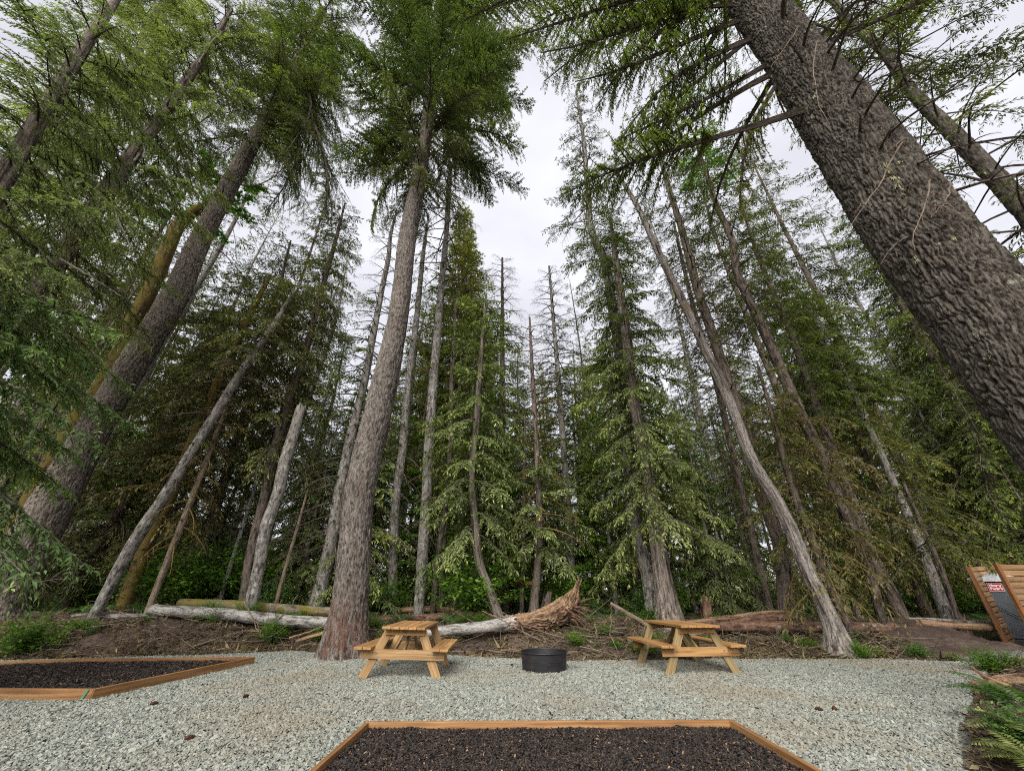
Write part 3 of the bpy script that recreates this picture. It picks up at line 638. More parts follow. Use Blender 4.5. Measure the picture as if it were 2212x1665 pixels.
# ------------------------------------------------------------------ the hero trees
T1 = tree('fir_tree', 'huge furrowed fir trunk leaning across the upper right corner, closest tree of all', 'tree', 4.0,
     [(2700, 1420, 330), (2308, 917, 292), (2150, 716, 255), (2008, 536, 226), (1826, 280, 183), (1684, 78, 138), (1560, -90, 110), (1440, -260, 85)], M['bark_fir'],
     crowns=[('sparse', zv(150, 4), zv(-420, 4), 40, 5.4, 3.5, .10, dict(el=(-.1, .25), leaf='leaf_fir', t0=.25)),
             ('sparse', zv(520, 4), zv(120, 4), 14, 1.6, 2.2, .10, dict(dead=True, leaf='twig', az=(-PI*.55, 1.0), el=(-.3, -.1), name='dead_twigs'))],
     sides=300, step=.018, amp=.07, cell=.075,
     limbs=[((1745, 235, 4.0), (1180, 420, 5.2), 'limb', .10, 'leaf_fir', .32), ((1690, 120, 4.1), (1290, 330, 5.0), 'limb', .10, 'leaf_fir', .2), ((1640, 30, 4.1), (1210, 170, 4.8), 'limb', .10, 'leaf_fir', .15),
            ((1700, 150, 4.1), (1500, 470, 5.6), 'hemlock', .10, 'leaf_olive', .2), ((1620, 10, 4.1), (1330, 40, 4.6), 'limb', .10, 'leaf_fir', .15),
            ((1600, -20, 4.1), (1130, 100, 4.7), 'limb', .10, 'leaf_fir', .2), ((1660, 70, 4.1), (1230, 250, 5.2), 'hemlock', .10, 'leaf_fir', .2), ((1590, -60, 4.1), (1090, 0, 4.9), 'hemlock', .10, 'leaf_fir', .2),
            ((1580, -80, 4.1), (1130, 90, 5.8), 'hemlock', .10, 'leaf_fir', .1), ((1600, -30, 4.1), (1190, 190, 5.7), 'hemlock', .10, 'leaf_fir', .1), ((1560, -120, 4.1), (1040, -60, 5.8), 'hemlock', .10, 'leaf_fir', .1), ((1570, -100, 4.1), (1160, 10, 6.2), 'hemlock', .10, 'leaf_fir', .1)])
def lichen(tr, px, L, wd):
    """pale beard lichen hanging on the side of the trunk that faces the yard"""
    mb = MB(); r = np.random.default_rng(int(px[0][0]))
    for (u, v) in px:
        best = min(range(len(tr.P)), key=lambda k: np.linalg.norm(proj(tr.P[k]) - np.array([u, v]))); y0 = tr.P[best][1]
        lo, hi = 1., y0
        for _ in range(60):      # nearest point along the view ray at trunk radius
            p = at(u, v, hi); dd = tr.P - p; k = np.argmin(np.linalg.norm(dd, axis=1)); 
            if np.linalg.norm(dd[k]) > tr.R[k]*1.03: break
            hi -= .02
        for q in range(14):
            b0 = p + r.normal(0, wd, 3); d = norm(np.array([r.normal(0, .15), r.normal(0, .15), -1.])); ln = L*r.uniform(.4, 1.1); wv = norm(np.cross(d, r.normal(0, 1, 3)))*ln*.1
            mb.add([b0, b0 + d*ln*.4 + wv, b0 + d*ln, b0 + d*ln*.4 - wv], [(0, 1, 2, 3)], var=r.random())
    mb.build('lichen', [M['lichen']], tr.o, origin=tr.base)['kind'] = 'stuff'
for px, L, wd in (([(1908, 355), (1918, 368), (1930, 382), (1938, 396), (1946, 412)], .10, .022), ([(1760, 200), (1757, 208)], .07, .015), ([(1703, 48), (1698, 58)], .07, .02), ([(1866, 66), (1874, 76)], .07, .02), ([(1953, 440)], .05, .015), ([(2057, 512)], .06, .012), ([(1975, 555), (1979, 562)], .07, .012), ([(1940, 350)], .05, .015), ([(1681, 106)], .05, .015), ([(2138, 770), (2120, 720)], .04, .04), ([(1710, 210)], .05, .012)):
    lichen(T1, px, L, wd)
for px in ([(1957, 298), (1930, 335), (1905, 390), (1870, 440), (1831, 510)], [(2013, 387), (1995, 450), (1975, 500), (1972, 539)], [(1763, 90), (1758, 150), (1765, 210), (1790, 270)], [(1725, 60), (1690, 110), (1665, 145)], [(1952, 300), (1920, 325), (1885, 345)], [(2055, 395), (2045, 430), (2012, 470)]):
    P_ = spline(np.c_[np.array([at(u, v, 3.1) for u, v in px]), np.zeros(len(px))], 12)[:, :3]; mb = MB(); r_ = np.random.default_rng(int(px[0][1])); P_ = P_ + r_.normal(0, .008, P_.shape)
    V, Q, T_, TC = tube(P_ - T1.base, np.linspace(.011, .003, 12), 5); mb.add(V, Q, tc=TC)
    for k in range(9):
        q = P_[r_.integers(2, 11)] - T1.base; d = norm(r_.normal(0, 1, 3)*[1, .4, 1]); ln = r_.uniform(.1, .35); V, Q, T_, TC = tube([q, q + d*ln*.5 + r_.normal(0, .02, 3), q + d*ln + [0, 0, -.03]], [.004, .003, .0015], 4); mb.add(V, Q, tc=TC)
    mb.build('dead_twig', M['stick'], T1.o)
T3 = tree('fir_tree', 'tall straight central fir with reddish base, right behind the orange picnic table', 'tree', 10.5,
     [(747, 1388, 90), (754, 1316, 78), (764, 1207, 72), (778, 1062, 67), (814, 903, 61), (861, 680, 43), (878, 531, 38), (907, 372, 31), (919, 297, 27), (936, 130, 20), (955, -60, 13)], M['bark_red'],
     crowns=[('fir', zv(330, 10.5), zv(-60, 10.5), 84, 5.8, 4.6, .125, dict(leaf='leaf_bright', el=(-.2, .35), pw=1.3)),
             ('hemlock', zv(430, 10.5), zv(300, 10.5), 16, 2.4, 4.8, .12, dict(leaf='leaf_dark', el=(-.3, -.1)))],
     sides=140, step=.04, amp=.045, cell=.08, flare=.3,
     limbs=[((925, 275, 10.5), (1165, 300, 9.3), 'fir', .12, 'leaf_fir', .12), ((915, 330, 10.5), (700, 460, 9.8), 'hemlock', .12, 'leaf_fir', .15), ((920, 290, 10.5), (740, 330, 9.5), 'fir', .12, 'leaf_fir', .2), ((925, 260, 10.5), (1090, 190, 9.2), 'fir', .12, 'leaf_bright', .2),
             ((930, 150, 10.5), (1190, 60, 8.6), 'fir', .12, 'leaf_bright', .15), ((935, 130, 10.5), (1170, 190, 9.0), 'fir', .12, 'leaf_fir', .15), ((940, 60, 10.5), (1240, -10, 8.6), 'fir', .12, 'leaf_fir', .15), ((928, 210, 10.5), (1140, 130, 9.0), 'fir', .12, 'leaf_fir', .15)])
T4 = tree('fir_tree', 'big furrowed fir trunk rising from the lower left edge, right of the orange mossy maple', 'tree', 12.0,
     [(-15, 1330, 138), (50, 1205, 112), (113, 1089, 98), (216, 903, 74), (284, 791, 68), (376, 642, 62), (427, 531, 50), (482, 425, 44), (536, 327, 38), (595, 223, 31), (640, 140, 24), (700, 20, 16)], M['bark_fir2'],
     crowns=[('hemlock', zv(270, 12), zv(20, 12), 80, 5.0, 4.4, .14, dict(leaf='leaf_fir', el=(-.25, .2))),
             ('hemlock', zv(330, 12), zv(120, 12), 18, 5.2, 5.4, .14, dict(leaf='leaf_dark', el=(-.5, -.25), az=(0., 1.0))),
             ('sparse', zv(560, 12), zv(430, 12), 10, 1.1, 2.0, .14, dict(dead=True, el=(-.3, -.1), name='dead_twigs'))],
     sides=150, step=.04, amp=.06, cell=.10,
     limbs=[((615, 190, 12), (830, 400, 11.6), 'hemlock', .13, 'leaf_dark', .1), ((605, 205, 12), (770, 440, 12.4), 'hemlock', .13, 'leaf_fir', .1), ((560, 290, 12), (330, 300, 10.8), 'hemlock', .13, 'leaf_fir', .2), ((625, 160, 12), (800, 250, 10.4), 'hemlock', .13, 'leaf_fir', .2)])
tree('maple_tree', 'forked maple trunk wrapped in orange moss, left of the big left fir', 'tree', 13.0,
     [(-40, 1280, 60), (60, 1100, 52), (171, 903, 42), (223, 828, 40), (290, 691, 38), (335, 605, 36), (365, 531, 35), (390, 483, 32), (423, 455, 24), (457, 439, 20), (520, 390, 12)], M['bark_moss'],
     crowns=[('maple', zv(470, 13), zv(390, 13), 16, 2.6, 1.8, .17, dict(leaf='leaf_maple', el=(-.1, .5)))], sides=28, amp=.03, cell=.12, step=.12)
T6 = tree('cedar_tree', 'pale old cedar at the upper left with bare twisted limbs among drooping sprays', 'tree', 8.5,
     [(-260, 1120, 62), (-100, 890, 56), (37, 698, 52), (130, 560, 50), (208, 446, 47), (275, 350, 40), (331, 275, 33), (385, 200, 27), (439, 123, 20), (500, 20, 12)], M['bark_cedar'],
     crowns=[('cedar', zv(700, 8.5), zv(20, 8.5), 110, 3.6, 2.8, .11, dict(leaf='leaf_cedar', el=(-.25, .1))),
             ('sparse', zv(760, 8.5), zv(100, 8.5), 22, 2.6, 2.6, .12, dict(dead=True, leaf='stick', el=(-.2, .3), name='dead_twigs'))], sides=44, amp=.03, cell=.09, step=.08)
tree('cedar_tree', 'grey slender trunk left of the pale old cedar, crossing the upper left corner', 'tree', 10.0,
     [(-250, 850, 34), (-60, 590, 30), (74, 390, 26), (186, 260, 23), (283, 156, 20), (316, 56, 17), (380, -60, 12)], M['bark_grey'],
     crowns=[('cedar', zv(700, 10), zv(-60, 10), 116, 3.4, 3.2, .13, dict(leaf='leaf_cedar', el=(-.2, .2)))], sides=24, amp=.02)
tree('cedar_tree', 'foreground cedar at the far left edge whose bright drooping sprays reach into view', 'tree', 5.2,
     [(-640, 1480, 120), (-420, 1130, 100), (-230, 800, 80), (-60, 500, 60), (120, 200, 42), (260, -20, 26)], M['bark_cedar'],
     crowns=[('cedar', 2.8, 6.6, 32, 3.3, 3.0, .11, dict(leaf='leaf_frond', el=(-.22, -.05), az=(.35, 1.5))),
             ('cedar', 6.6, 17, 50, 3.2, 2.6, .09, dict(leaf='leaf_cedar', el=(-.2, .1), az=(.2, 2.4)))], sides=40, amp=.03, step=.1)
def bare(tr, px, Y, r0, mat, forks=4):
    P_ = spline(np.c_[np.array([at(u, v, Y) for u, v in px]), np.zeros(len(px))], 20)[:, :3]; r_ = np.random.default_rng(int(px[0][0] + px[0][1])); P_ = P_ + r_.normal(0, .012, P_.shape); mb = MB()
    V, Q, T_, TC = tube(P_ - tr.base, np.linspace(r0, r0*.35, 20), 7); mb.add(V, Q, tc=TC)
    for k in range(forks):
        i_ = r_.integers(4, 19); q = P_[i_] - tr.base; tg = norm(P_[i_] - P_[i_ - 1]); d = norm(tg + r_.normal(0, .7, 3)); ln = r_.uniform(.25, .8)
        V, Q, T_, TC = tube([q, q + d*ln*.4 + r_.normal(0, .03, 3), q + d*ln*.75 + r_.normal(0, .05, 3), q + d*ln + r_.normal(0, .06, 3)], [r0*.4, r0*.3, r0*.2, r0*.08], 5); mb.add(V, Q, tc=TC)
    mb.build('bare_limb', M[mat], tr.o)
for px in ([(186, 435), (141, 480), (93, 532), (89, 576), (60, 600)], [(238, 439), (260, 484), (286, 543)], [(300, 330), (283, 353), (230, 346), (170, 330)], [(309, 342), (312, 316), (290, 298), (216, 283)], [(431, 138), (442, 108), (439, 56), (442, 7)], [(442, 108), (483, 67), (521, 41), (540, 0)],
           [(100, 640), (40, 655), (0, 660)], [(250, 400), (330, 392), (400, 372)], [(130, 560), (200, 600), (262, 640)]): bare(T6, px, 7.9, .035, 'snag')
for px in ([(361, 309), (428, 268), (483, 230), (528, 212)], [(428, 353), (483, 383), (550, 402), (595, 379), (617, 357)]): bare(T4, px, 11.3, .05, 'twig', 8)
for px in ([(560, 475), (585, 510), (600, 540)], [(545, 490), (575, 520)], [(552, 480), (590, 496)], [(540, 500), (560, 545)]): bare(T4, px, 11.8, .02, 'twig', 0)
# second trunk at the right
tree('fir_tree', 'slimmer mossy fir trunk parallel to the huge fir, at the upper right edge', 'tree', 6.0,
     [(2700, 1000, 95), (2400, 650, 78), (2188, 424, 56), (2069, 298, 43), (1965, 193, 33), (1909, 112, 28), (1853, 63, 23), (1780, -20, 18), (1700, -110, 12)], M['bark_fir'],
     crowns=[('sparse', zv(700, 6), zv(-110, 6), 110, 3.6, 3.2, .13, dict(leaf='leaf_dark', el=(-.15, .25))),
             ('fir', zv(240, 6), zv(-300, 6), 22, 3.0, 2.4, .13, dict(leaf='leaf_dark', el=(-.1, .3)))], sides=40, amp=.03, cell=.08, step=.08)

# ------------------------------------------------------------------ mid-distance trees, left to right
B = M
def T(name, label, Y, px, bm, crowns=(), cat='tree', **k): return tree(name, label, cat, Y, px, B[bm], crowns, **k)
T('fir_tree', 'straight pale grey trunk leaning right behind the mossy brown one, left of the picnic tables', 12.0,
  [(217, 1305, 27), (290, 1170, 29), (362, 1062, 25), (402, 996, 23), (476, 877, 21), (520, 806, 19), (565, 743, 16), (620, 655, 10), (650, 610, 5)], 'bark_grey',
  [('hemlock', zv(760, 12), zv(560, 12), 34, 2.4, 1.6, .15, dict(leaf='leaf_dark', el=(-.3, .1))), ('sparse', zv(1060, 12), zv(740, 12), 16, .9, 2.2, .14, dict(dead=True, leaf='moss_twig', name='dead_twigs', el=(-.3, -.1)))])
T('maple_tree', 'moss covered brown trunk directly behind the pale grey leaning trunk', 13.0,
  [(272, 1300, 36), (315, 1181, 31), (362, 1083, 29), (446, 884, 25), (520, 720, 18), (580, 600, 10)], 'bark_moss',
  [('moss', zv(1180, 13), zv(760, 13), 16, 2.2, 2.6, .2, dict(leaf='moss_hang', mosswood=True, el=(-.1, .2))), ('hemlock', zv(900, 13), zv(610, 13), 60, 3.2, 2.2, .16, dict(leaf='leaf_dark', el=(-.3, .1)))])
T('dead_tree', 'thin bare brown snag with curling side twigs, right of the mossy brown trunk', 12.5,
  [(326, 1305, 17), (366, 1200, 16), (420, 1062, 14), (452, 978, 12), (484, 895, 9), (500, 850, 5)], 'stick',
  [('sparse', zv(1180, 12.5), zv(870, 12.5), 26, 1.3, .9, .12, dict(dead=True, leaf='moss_twig', mosswood=True, name='dead_twigs', el=(-.7, -.3)))])
T('hemlock_tree', 'dense dark hemlock filling the space above the pale leaning trunk', 16.0,
  [(395, 1310, 22), (440, 1180, 20), (500, 980, 17), (560, 780, 12), (606, 610, 8), (628, 520, 4)], 'bark_brown',
  [('hemlock', zv(1230, 16), zv(530, 16), 130, 3.4, 1.2, .19, dict(leaf='leaf_dark', el=(-.3, .1)))])
T('hemlock_tree', 'dark hemlock trunk with moss strands behind the snapped off snag', 14.0,
  [(525, 1306, 24), (538, 1220, 24), (575, 1062, 23), (590, 985, 22), (631, 847, 19), (661, 754, 16), (691, 642, 13), (722, 530, 9), (745, 440, 4)], 'bark_brown',
  [('hemlock', zv(1000, 14), zv(450, 14), 120, 2.9, 1.1, .17, dict(leaf='leaf_dark', el=(-.3, .1))), ('moss', zv(800, 14), zv(560, 14), 14, 1.6, 1.4, .2, dict(leaf='leaf_olive', mosswood=True, el=(-.1, .2), name='moss_strands'))])
T('broken_tree', 'pale trunk snapped off at mid height with a splintered top and torn orange foot', 12.5,
  [(544, 1302, 31), (556, 1240, 28), (576, 1134, 27), (602, 1062, 26), (613, 1007, 26), (639, 921, 23), (648, 886, 21)], 'bark_grey', ragged=.35, capmat=M['pale_wood'], sides=26, amp=.02)
T('dead_tree', 'thin brown pole leaning right, between the snapped snag and the tall central fir', 13.5,
  [(597, 1300, 9), (620, 1215, 8), (652, 1105, 6), (664, 1060, 4)], 'stick', [('sparse', zv(1200, 13), zv(1080, 13), 8, .7, .5, .12, dict(dead=True, name='dead_twigs'))])
T('dead_tree', 'tall grey dead tree with bare twigs to its top, directly left of the central fir', 14.5,
  [(683, 1310, 34), (712, 1188, 28), (733, 1062, 23), (754, 958, 21), (784, 840, 18), (806, 725, 15), (825, 624, 12), (840, 550, 10), (843, 513, 8), (857, 455, 4)], 'bark_grey',
  [('sparse', zv(1180, 14.5), zv(460, 14.5), 90, 2.6, .8, .17, dict(dead=True, el=(-.4, .15), name='dead_twigs')), ('hemlock', zv(900, 14.5), zv(640, 14.5), 14, 1.8, 1.4, .17, dict(leaf='leaf_fir'))])
T('fir_tree', 'pale trunk just right of the central fir', 15.5,
  [(848, 1316, 22), (850, 1189, 21), (857, 1062, 20), (869, 977, 19), (880, 847, 16), (892, 754, 14), (903, 661, 12), (914, 550, 9), (925, 470, 5)], 'bark_grey',
  [('sparse', zv(1180, 15.5), zv(700, 15.5), 34, 1.3, 1.6, .17, dict(dead=True, el=(-.5, -.1), name='dead_twigs')), ('moss', zv(760, 15.5), zv(480, 15.5), 24, 1.2, .8, .2, dict(leaf='leaf_olive', el=(-.2, .1)))])
T('dead_tree', 'lichen covered snag with broken pointed top standing against the open sky', 14.0,
  [(904, 1328, 25), (915, 1170, 24), (922, 1062, 23), (925, 996, 22), (936, 828, 19), (944, 735, 17), (951, 642, 14), (962, 531, 12), (970, 409, 10), (973, 352, 8)], 'bark_grey',
  [('sparse', zv(620, 14), zv(352, 14), 34, 2.6, 1.8, .17, dict(dead=True, el=(-.35, -.2), name='dead_twigs')), ('sparse', zv(1180, 14), zv(640, 14), 26, .9, 1.2, .15, dict(dead=True, el=(-.5, -.2), name='dead_twigs'))], ragged=.3, sides=26, amp=.022)
T('fir_tree', 'slim brown trunk just right of the lichen covered snag, behind the orange table', 14.5,
  [(933, 1334, 13), (948, 1189, 12), (962, 1098, 12), (977, 791, 9), (985, 640, 6)], 'bark_brown', [('hemlock', zv(1120, 14.5), zv(660, 14.5), 40, 1.9, 1.2, .17, dict(leaf='leaf_fir'))])
T('fir_tree', 'narrow reddish trunk beside the slim brown one', 17.0,
  [(952, 1322, 12), (958, 1189, 11), (968, 1062, 10), (976, 960, 8)], 'bark_brown', [('hemlock', zv(1150, 17), zv(970, 17), 20, 1.6, 1.2, .2, dict(leaf='leaf_fir'))])
T('fir_tree', 'broad green pointed fir in the middle distance with its tip against the sky', 24.0,
  [(975, 1300, 22), (980, 1100, 20), (990, 850, 15), (1000, 600, 8), (1004, 452, 3)], 'bark_brown',
  [('fir', zv(1040, 24), zv(455, 24), 300, 5.6, .7, .24, dict(leaf='leaf_olive', el=(-.2, .35)))])
T('cedar_tree', 'curved cedar trunk leaning left with pale lichen spots, behind the fallen orange log', 12.8,
  [(1078, 1332, 20), (1058, 1275, 19), (1038, 1225, 18), (1027, 1134, 17), (1020, 1062, 16), (1030, 903, 13), (1040, 760, 10), (1050, 640, 5)], 'bark_cedar',
  [('cedar', zv(1160, 12.8), zv(650, 12.8), 78, 2.5, 1.2, .15, dict(leaf='leaf_cedar', el=(-.25, .1)))])
T('fir_tree', 'dark stout trunk half hidden by foliage, right of the curved leaning cedar', 17.0,
  [(1093, 1318, 22), (1090, 1200, 20), (1085, 1098, 18), (1085, 900, 14), (1085, 717, 9), (1085, 557, 4)], 'bark_brown',
  [('sparse', zv(760, 17), zv(560, 17), 40, 2.0, .7, .2, dict(dead=True, el=(-.3, .3), name='dead_twigs')), ('hemlock', zv(1230, 17), zv(700, 17), 90, 2.8, 1.4, .2, dict(leaf='leaf_fir'))])
t20 = T('fir_tree', 'thin reddish trunk with an orange tape band round it, left of the uprooted stump end', 14.0,
  [(1127, 1328, 10), (1128, 1255, 9), (1130, 1180, 8), (1132, 1050, 7), (1134, 900, 4)], 'bark_brown', [('cedar', zv(1190, 14), zv(910, 14), 26, 1.6, 1.0, .17, dict(leaf='leaf_cedar'))])
p = at(1129, 1258, 14.0); mb = MB(); V, Q, TT, TC = tube([p + [0, 0, -.05], p + [0, 0, .05]], .13, 12); mb.add(V, Q, tc=TC)
board(mb, p + [-.45, -.02, .02], p + [.3, -.02, -.01], .01, .1); mb.build('tape', M['orange_tape'], t20.o, origin=t20.base)
T('dead_tree', 'dead pole with a bare tip and mossy side arms, left of the uprooted stump end', 13.5,
  [(1152, 1325, 21), (1163, 1207, 17), (1160, 977, 12), (1151, 828, 9), (1144, 685, 4)], 'bark_brown',
  [('sparse', zv(1150, 13.5), zv(700, 13.5), 44, 1.7, .7, .16, dict(dead=True, leaf='moss_twig', mosswood=True, el=(-.3, .2), name='dead_twigs')), ('cedar', zv(1200, 13.5), zv(1000, 13.5), 24, 2.0, 1.4, .16, dict(leaf='leaf_cedar'))])
T('dead_tree', 'grey trunk with a thin bare crown standing directly above the uprooted stump end', 16.0,
  [(1236, 1322, 19), (1232, 1180, 17), (1222, 1033, 14), (1210, 866, 12), (1196, 698, 8), (1186, 575, 4)], 'bark_grey',
  [('sparse', zv(860, 16), zv(585, 16), 50, 2.4, .7, .19, dict(dead=True, el=(-.25, .3), name='dead_twigs')), ('hemlock', zv(1180, 16), zv(800, 16), 60, 2.2, 1.6, .19, dict(leaf='leaf_fir'))])
T('cedar_tree', 'broad fluted cedar base behind the yellowish table with foliage hanging over it', 12.2,
  [(1446, 1348, 62), (1440, 1300, 47), (1428, 1225, 37), (1410, 1098, 31), (1392, 980, 28), (1375, 900, 26), (1350, 700, 20), (1330, 560, 13), (1318, 470, 6)], 'bark_cedar',
  [('cedar', zv(1120, 12.2), zv(760, 12.2), 62, 2.3, 2.1, .14, dict(leaf='leaf_cedar', el=(-.25, 0))), ('hemlock', zv(780, 12.2), zv(480, 12.2), 60, 2.3, 1.2, .15, dict(leaf='leaf_fir', el=(-.2, .15)))], sides=60, amp=.03, cell=.07, step=.07, flare=.3)
T('dead_tree', 'tall tree with a bare spindly tip above the open sky, left of the cedar', 13.2,
  [(1410, 1325, 31), (1399, 1243, 30), (1370, 1127, 28), (1359, 996, 26), (1341, 784, 22), (1322, 661, 20), (1300, 549, 18), (1285, 520, 16), (1270, 409, 12), (1259, 290, 8), (1244, 197, 3)], 'bark_grey',
  [('sparse', zv(560, 13.2), zv(200, 13.2), 70, 3.0, .7, .17, dict(leaf='leaf_dark', el=(-.3, .2))), ('sparse', zv(480, 13.2), zv(205, 13.2), 36, 2.4, .6, .16, dict(dead=True, el=(-.2, .3), name='dead_twigs')),
   ('hemlock', zv(1000, 13.2), zv(500, 13.2), 62, 2.4, 2.0, .16, dict(leaf='leaf_fir', el=(-.3, 0)))], sides=40, amp=.03, step=.1)
T('fir_tree', 'dark reddish trunk hidden left of the broad fluted cedar base', 15.5,
  [(1373, 1320, 17), (1372, 1220, 16), (1368, 1100, 14), (1362, 980, 10)], 'bark_brown', [('cedar', zv(1210, 15.5), zv(990, 15.5), 34, 2.6, 2.0, .18, dict(leaf='leaf_cedar'))])
T('broken_tree', 'pale leaning trunk with splayed split foot, crossing right of the yellowish table', 10.6,
  [(1817, 1412, 66), (1806, 1370, 48), (1792, 1334, 38), (1741, 1225, 32), (1701, 1127, 29), (1665, 1062, 27), (1634, 1014, 26), (1590, 903, 24), (1556, 821, 22), (1523, 754, 20), (1493, 687, 18), (1456, 613, 16), (1419, 538, 14), (1381, 454, 11), (1326, 362, 7)], 'snag',
  [('sparse', zv(760, 10.6), zv(420, 10.6), 30, 1.0, .8, .13, dict(dead=True, el=(-.3, .1), name='dead_twigs'))], sides=60, amp=.03, cell=.08, step=.07, flare=.22)
T('fir_tree', 'straight brown trunk behind the pale leaning one, crossing it halfway up', 13.5,
  [(1700, 1320, 44), (1683, 1171, 34), (1654, 1090, 31), (1608, 930, 27), (1571, 821, 24), (1541, 728, 22), (1512, 642, 20), (1482, 531, 17), (1471, 491, 15), (1449, 420, 12), (1430, 357, 9), (1412, 290, 5)], 'bark_brown',
  [('sparse', zv(760, 13.5), zv(300, 13.5), 66, 2.8, 1.6, .17, dict(leaf='leaf_dark', el=(-.3, .15))), ('sparse', zv(1000, 13.5), zv(420, 13.5), 40, 1.8, 1.6, .16, dict(dead=True, el=(-.3, .1), name='dead_twigs'))])
T('fir_tree', 'thin dark trunk between the two crossing trunks, right of the central cedar', 15.5,
  [(1660, 1310, 20), (1590, 1010, 15), (1548, 830, 13), (1500, 672, 11), (1482, 598, 9), (1455, 480, 5)], 'bark_brown',
  [('sparse', zv(900, 15.5), zv(500, 15.5), 56, 2.4, 1.2, .18, dict(leaf='leaf_dark', el=(-.3, .1)))])
T('hemlock_tree', 'mossy trunk hung with brown dead twigs, right behind the pale split foot', 11.5,
  [(1843, 1383, 15), (1817, 1316, 19), (1781, 1243, 19), (1756, 1171, 18), (1731, 1109, 17), (1690, 980, 14), (1660, 870, 10), (1635, 780, 5)], 'bark_brown',
  [('moss', zv(1280, 11.5), zv(850, 11.5), 34, 2.1, 1.6, .17, dict(leaf='moss_hang', mosswood=True, el=(-.3, 0), name='moss_strands')), ('hemlock', zv(1150, 11.5), zv(790, 11.5), 30, 1.8, 1.1, .15, dict(leaf='leaf_olive'))])
T('fir_tree', 'crooked flaky trunk curving up right of the pale split one', 12.0,
  [(1912, 1372, 19), (1890, 1279, 24), (1868, 1207, 26), (1816, 1089, 27), (1771, 977, 27), (1734, 903, 26), (1689, 802, 24), (1648, 709, 22), (1615, 642, 20), (1593, 594, 18), (1582, 521, 16), (1549, 446, 13), (1527, 379, 10), (1500, 300, 5)], 'bark_brown',
  [('sparse', zv(700, 12), zv(310, 12), 80, 3.0, 1.8, .16, dict(leaf='leaf_dark', el=(-.3, .15))), ('fir', zv(400, 12), zv(290, 12), 24, 1.8, 1.2, .16, dict(leaf='leaf_maple')),
   ('moss', zv(1200, 12), zv(880, 12), 22, 2.0, 1.6, .17, dict(leaf='moss_hang', mosswood=True, el=(-.4, -.1), name='moss_strands'))], sides=28, amp=.03, step=.1)
T('fir_tree', 'mossy thick trunk right of the crooked flaky one, ending in dense foliage', 14.5,
  [(1948, 1332, 34), (1925, 1280, 31), (1901, 1236, 29), (1840, 1080, 24), (1779, 921, 20), (1741, 817, 18), (1715, 735, 16), (1671, 635, 13), (1630, 531, 10), (1601, 440, 5)], 'bark_brown',
  [('hemlock', zv(900, 14.5), zv(450, 14.5), 90, 2.8, 1.4, .17, dict(leaf='leaf_fir', el=(-.3, .1)))])
T('fir_tree', 'grey trunk fading up into the dense foliage left of the huge right fir', 15.5,
  [(2046, 1333, 32), (2010, 1236, 27), (1955, 1100, 21), (1905, 985, 17), (1868, 903, 15), (1831, 821, 13), (1786, 739, 11), (1730, 630, 6)], 'bark_grey',
  [('hemlock', zv(840, 15.5), zv(640, 15.5), 60, 3.0, 1.5, .19, dict(leaf='leaf_fir', el=(-.3, .1))), ('sparse', zv(1150, 15.5), zv(850, 15.5), 14, 1.6, 1.6, .17, dict(leaf='leaf_fir'))])
T('fir_tree', 'nearly black trunk in front of the grey one, left of the portable toilet', 13.5,
  [(2071, 1336, 14), (2031, 1225, 13), (1991, 1134, 11), (1950, 1040, 8)], 'bark_brown', [('hemlock', zv(1190, 13.5), zv(1050, 13.5), 16, 1.8, 1.2, .17, dict(leaf='leaf_dark'))])
T('hemlock_tree', 'dense dark green hemlock reaching out beneath the huge right fir', 17.5,
  [(2225, 1330, 40), (2160, 1100, 34), (2094, 933, 29), (2054, 847, 26), (1960, 680, 19), (1880, 540, 12), (1830, 450, 5)], 'bark_brown',
  [('hemlock', zv(1200, 17.5), zv(460, 17.5), 190, 4.6, 1.6, .2, dict(leaf='leaf_fir', el=(-.3, .1), pw=1.5))])
T('hemlock_tree', 'bushy hemlock behind the crooked flaky trunk with yellow green tips', 17.0,
  [(2000, 1320, 30), (1920, 1110, 24), (1850, 930, 18), (1790, 780, 12), (1745, 660, 4)], 'bark_brown',
  [('hemlock', zv(1220, 17), zv(670, 17), 130, 3.8, 1.2, .2, dict(leaf='leaf_olive', el=(-.3, .1)))])
T('hemlock_tree', 'dark hemlock with low sweeping branches behind the portable toilet', 19.5,
  [(2420, 1330, 40), (2330, 1130, 34), (2230, 930, 26), (2130, 760, 16), (2060, 640, 6)], 'bark_brown',
  [('hemlock', zv(1240, 19.5), zv(650, 19.5), 150, 4.6, 1.6, .19, dict(leaf='leaf_dark', el=(-.3, .1)))])
T('hemlock_tree', 'dark hemlock filling the shade between the big left fir and the pale leaning trunk', 15.5,
  [(150, 1300, 34), (250, 1120, 30), (350, 940, 22), (440, 780, 14), (500, 660, 5)], 'bark_brown',
  [('hemlock', zv(1230, 15.5), zv(670, 15.5), 150, 3.9, 1.4, .19, dict(leaf='leaf_dark', el=(-.3, .1)))])
print('hero trees', round(time.time() - T0, 1), sum(len(o.data.polygons) for o in bpy.data.objects if o.type == 'MESH')/1e6)

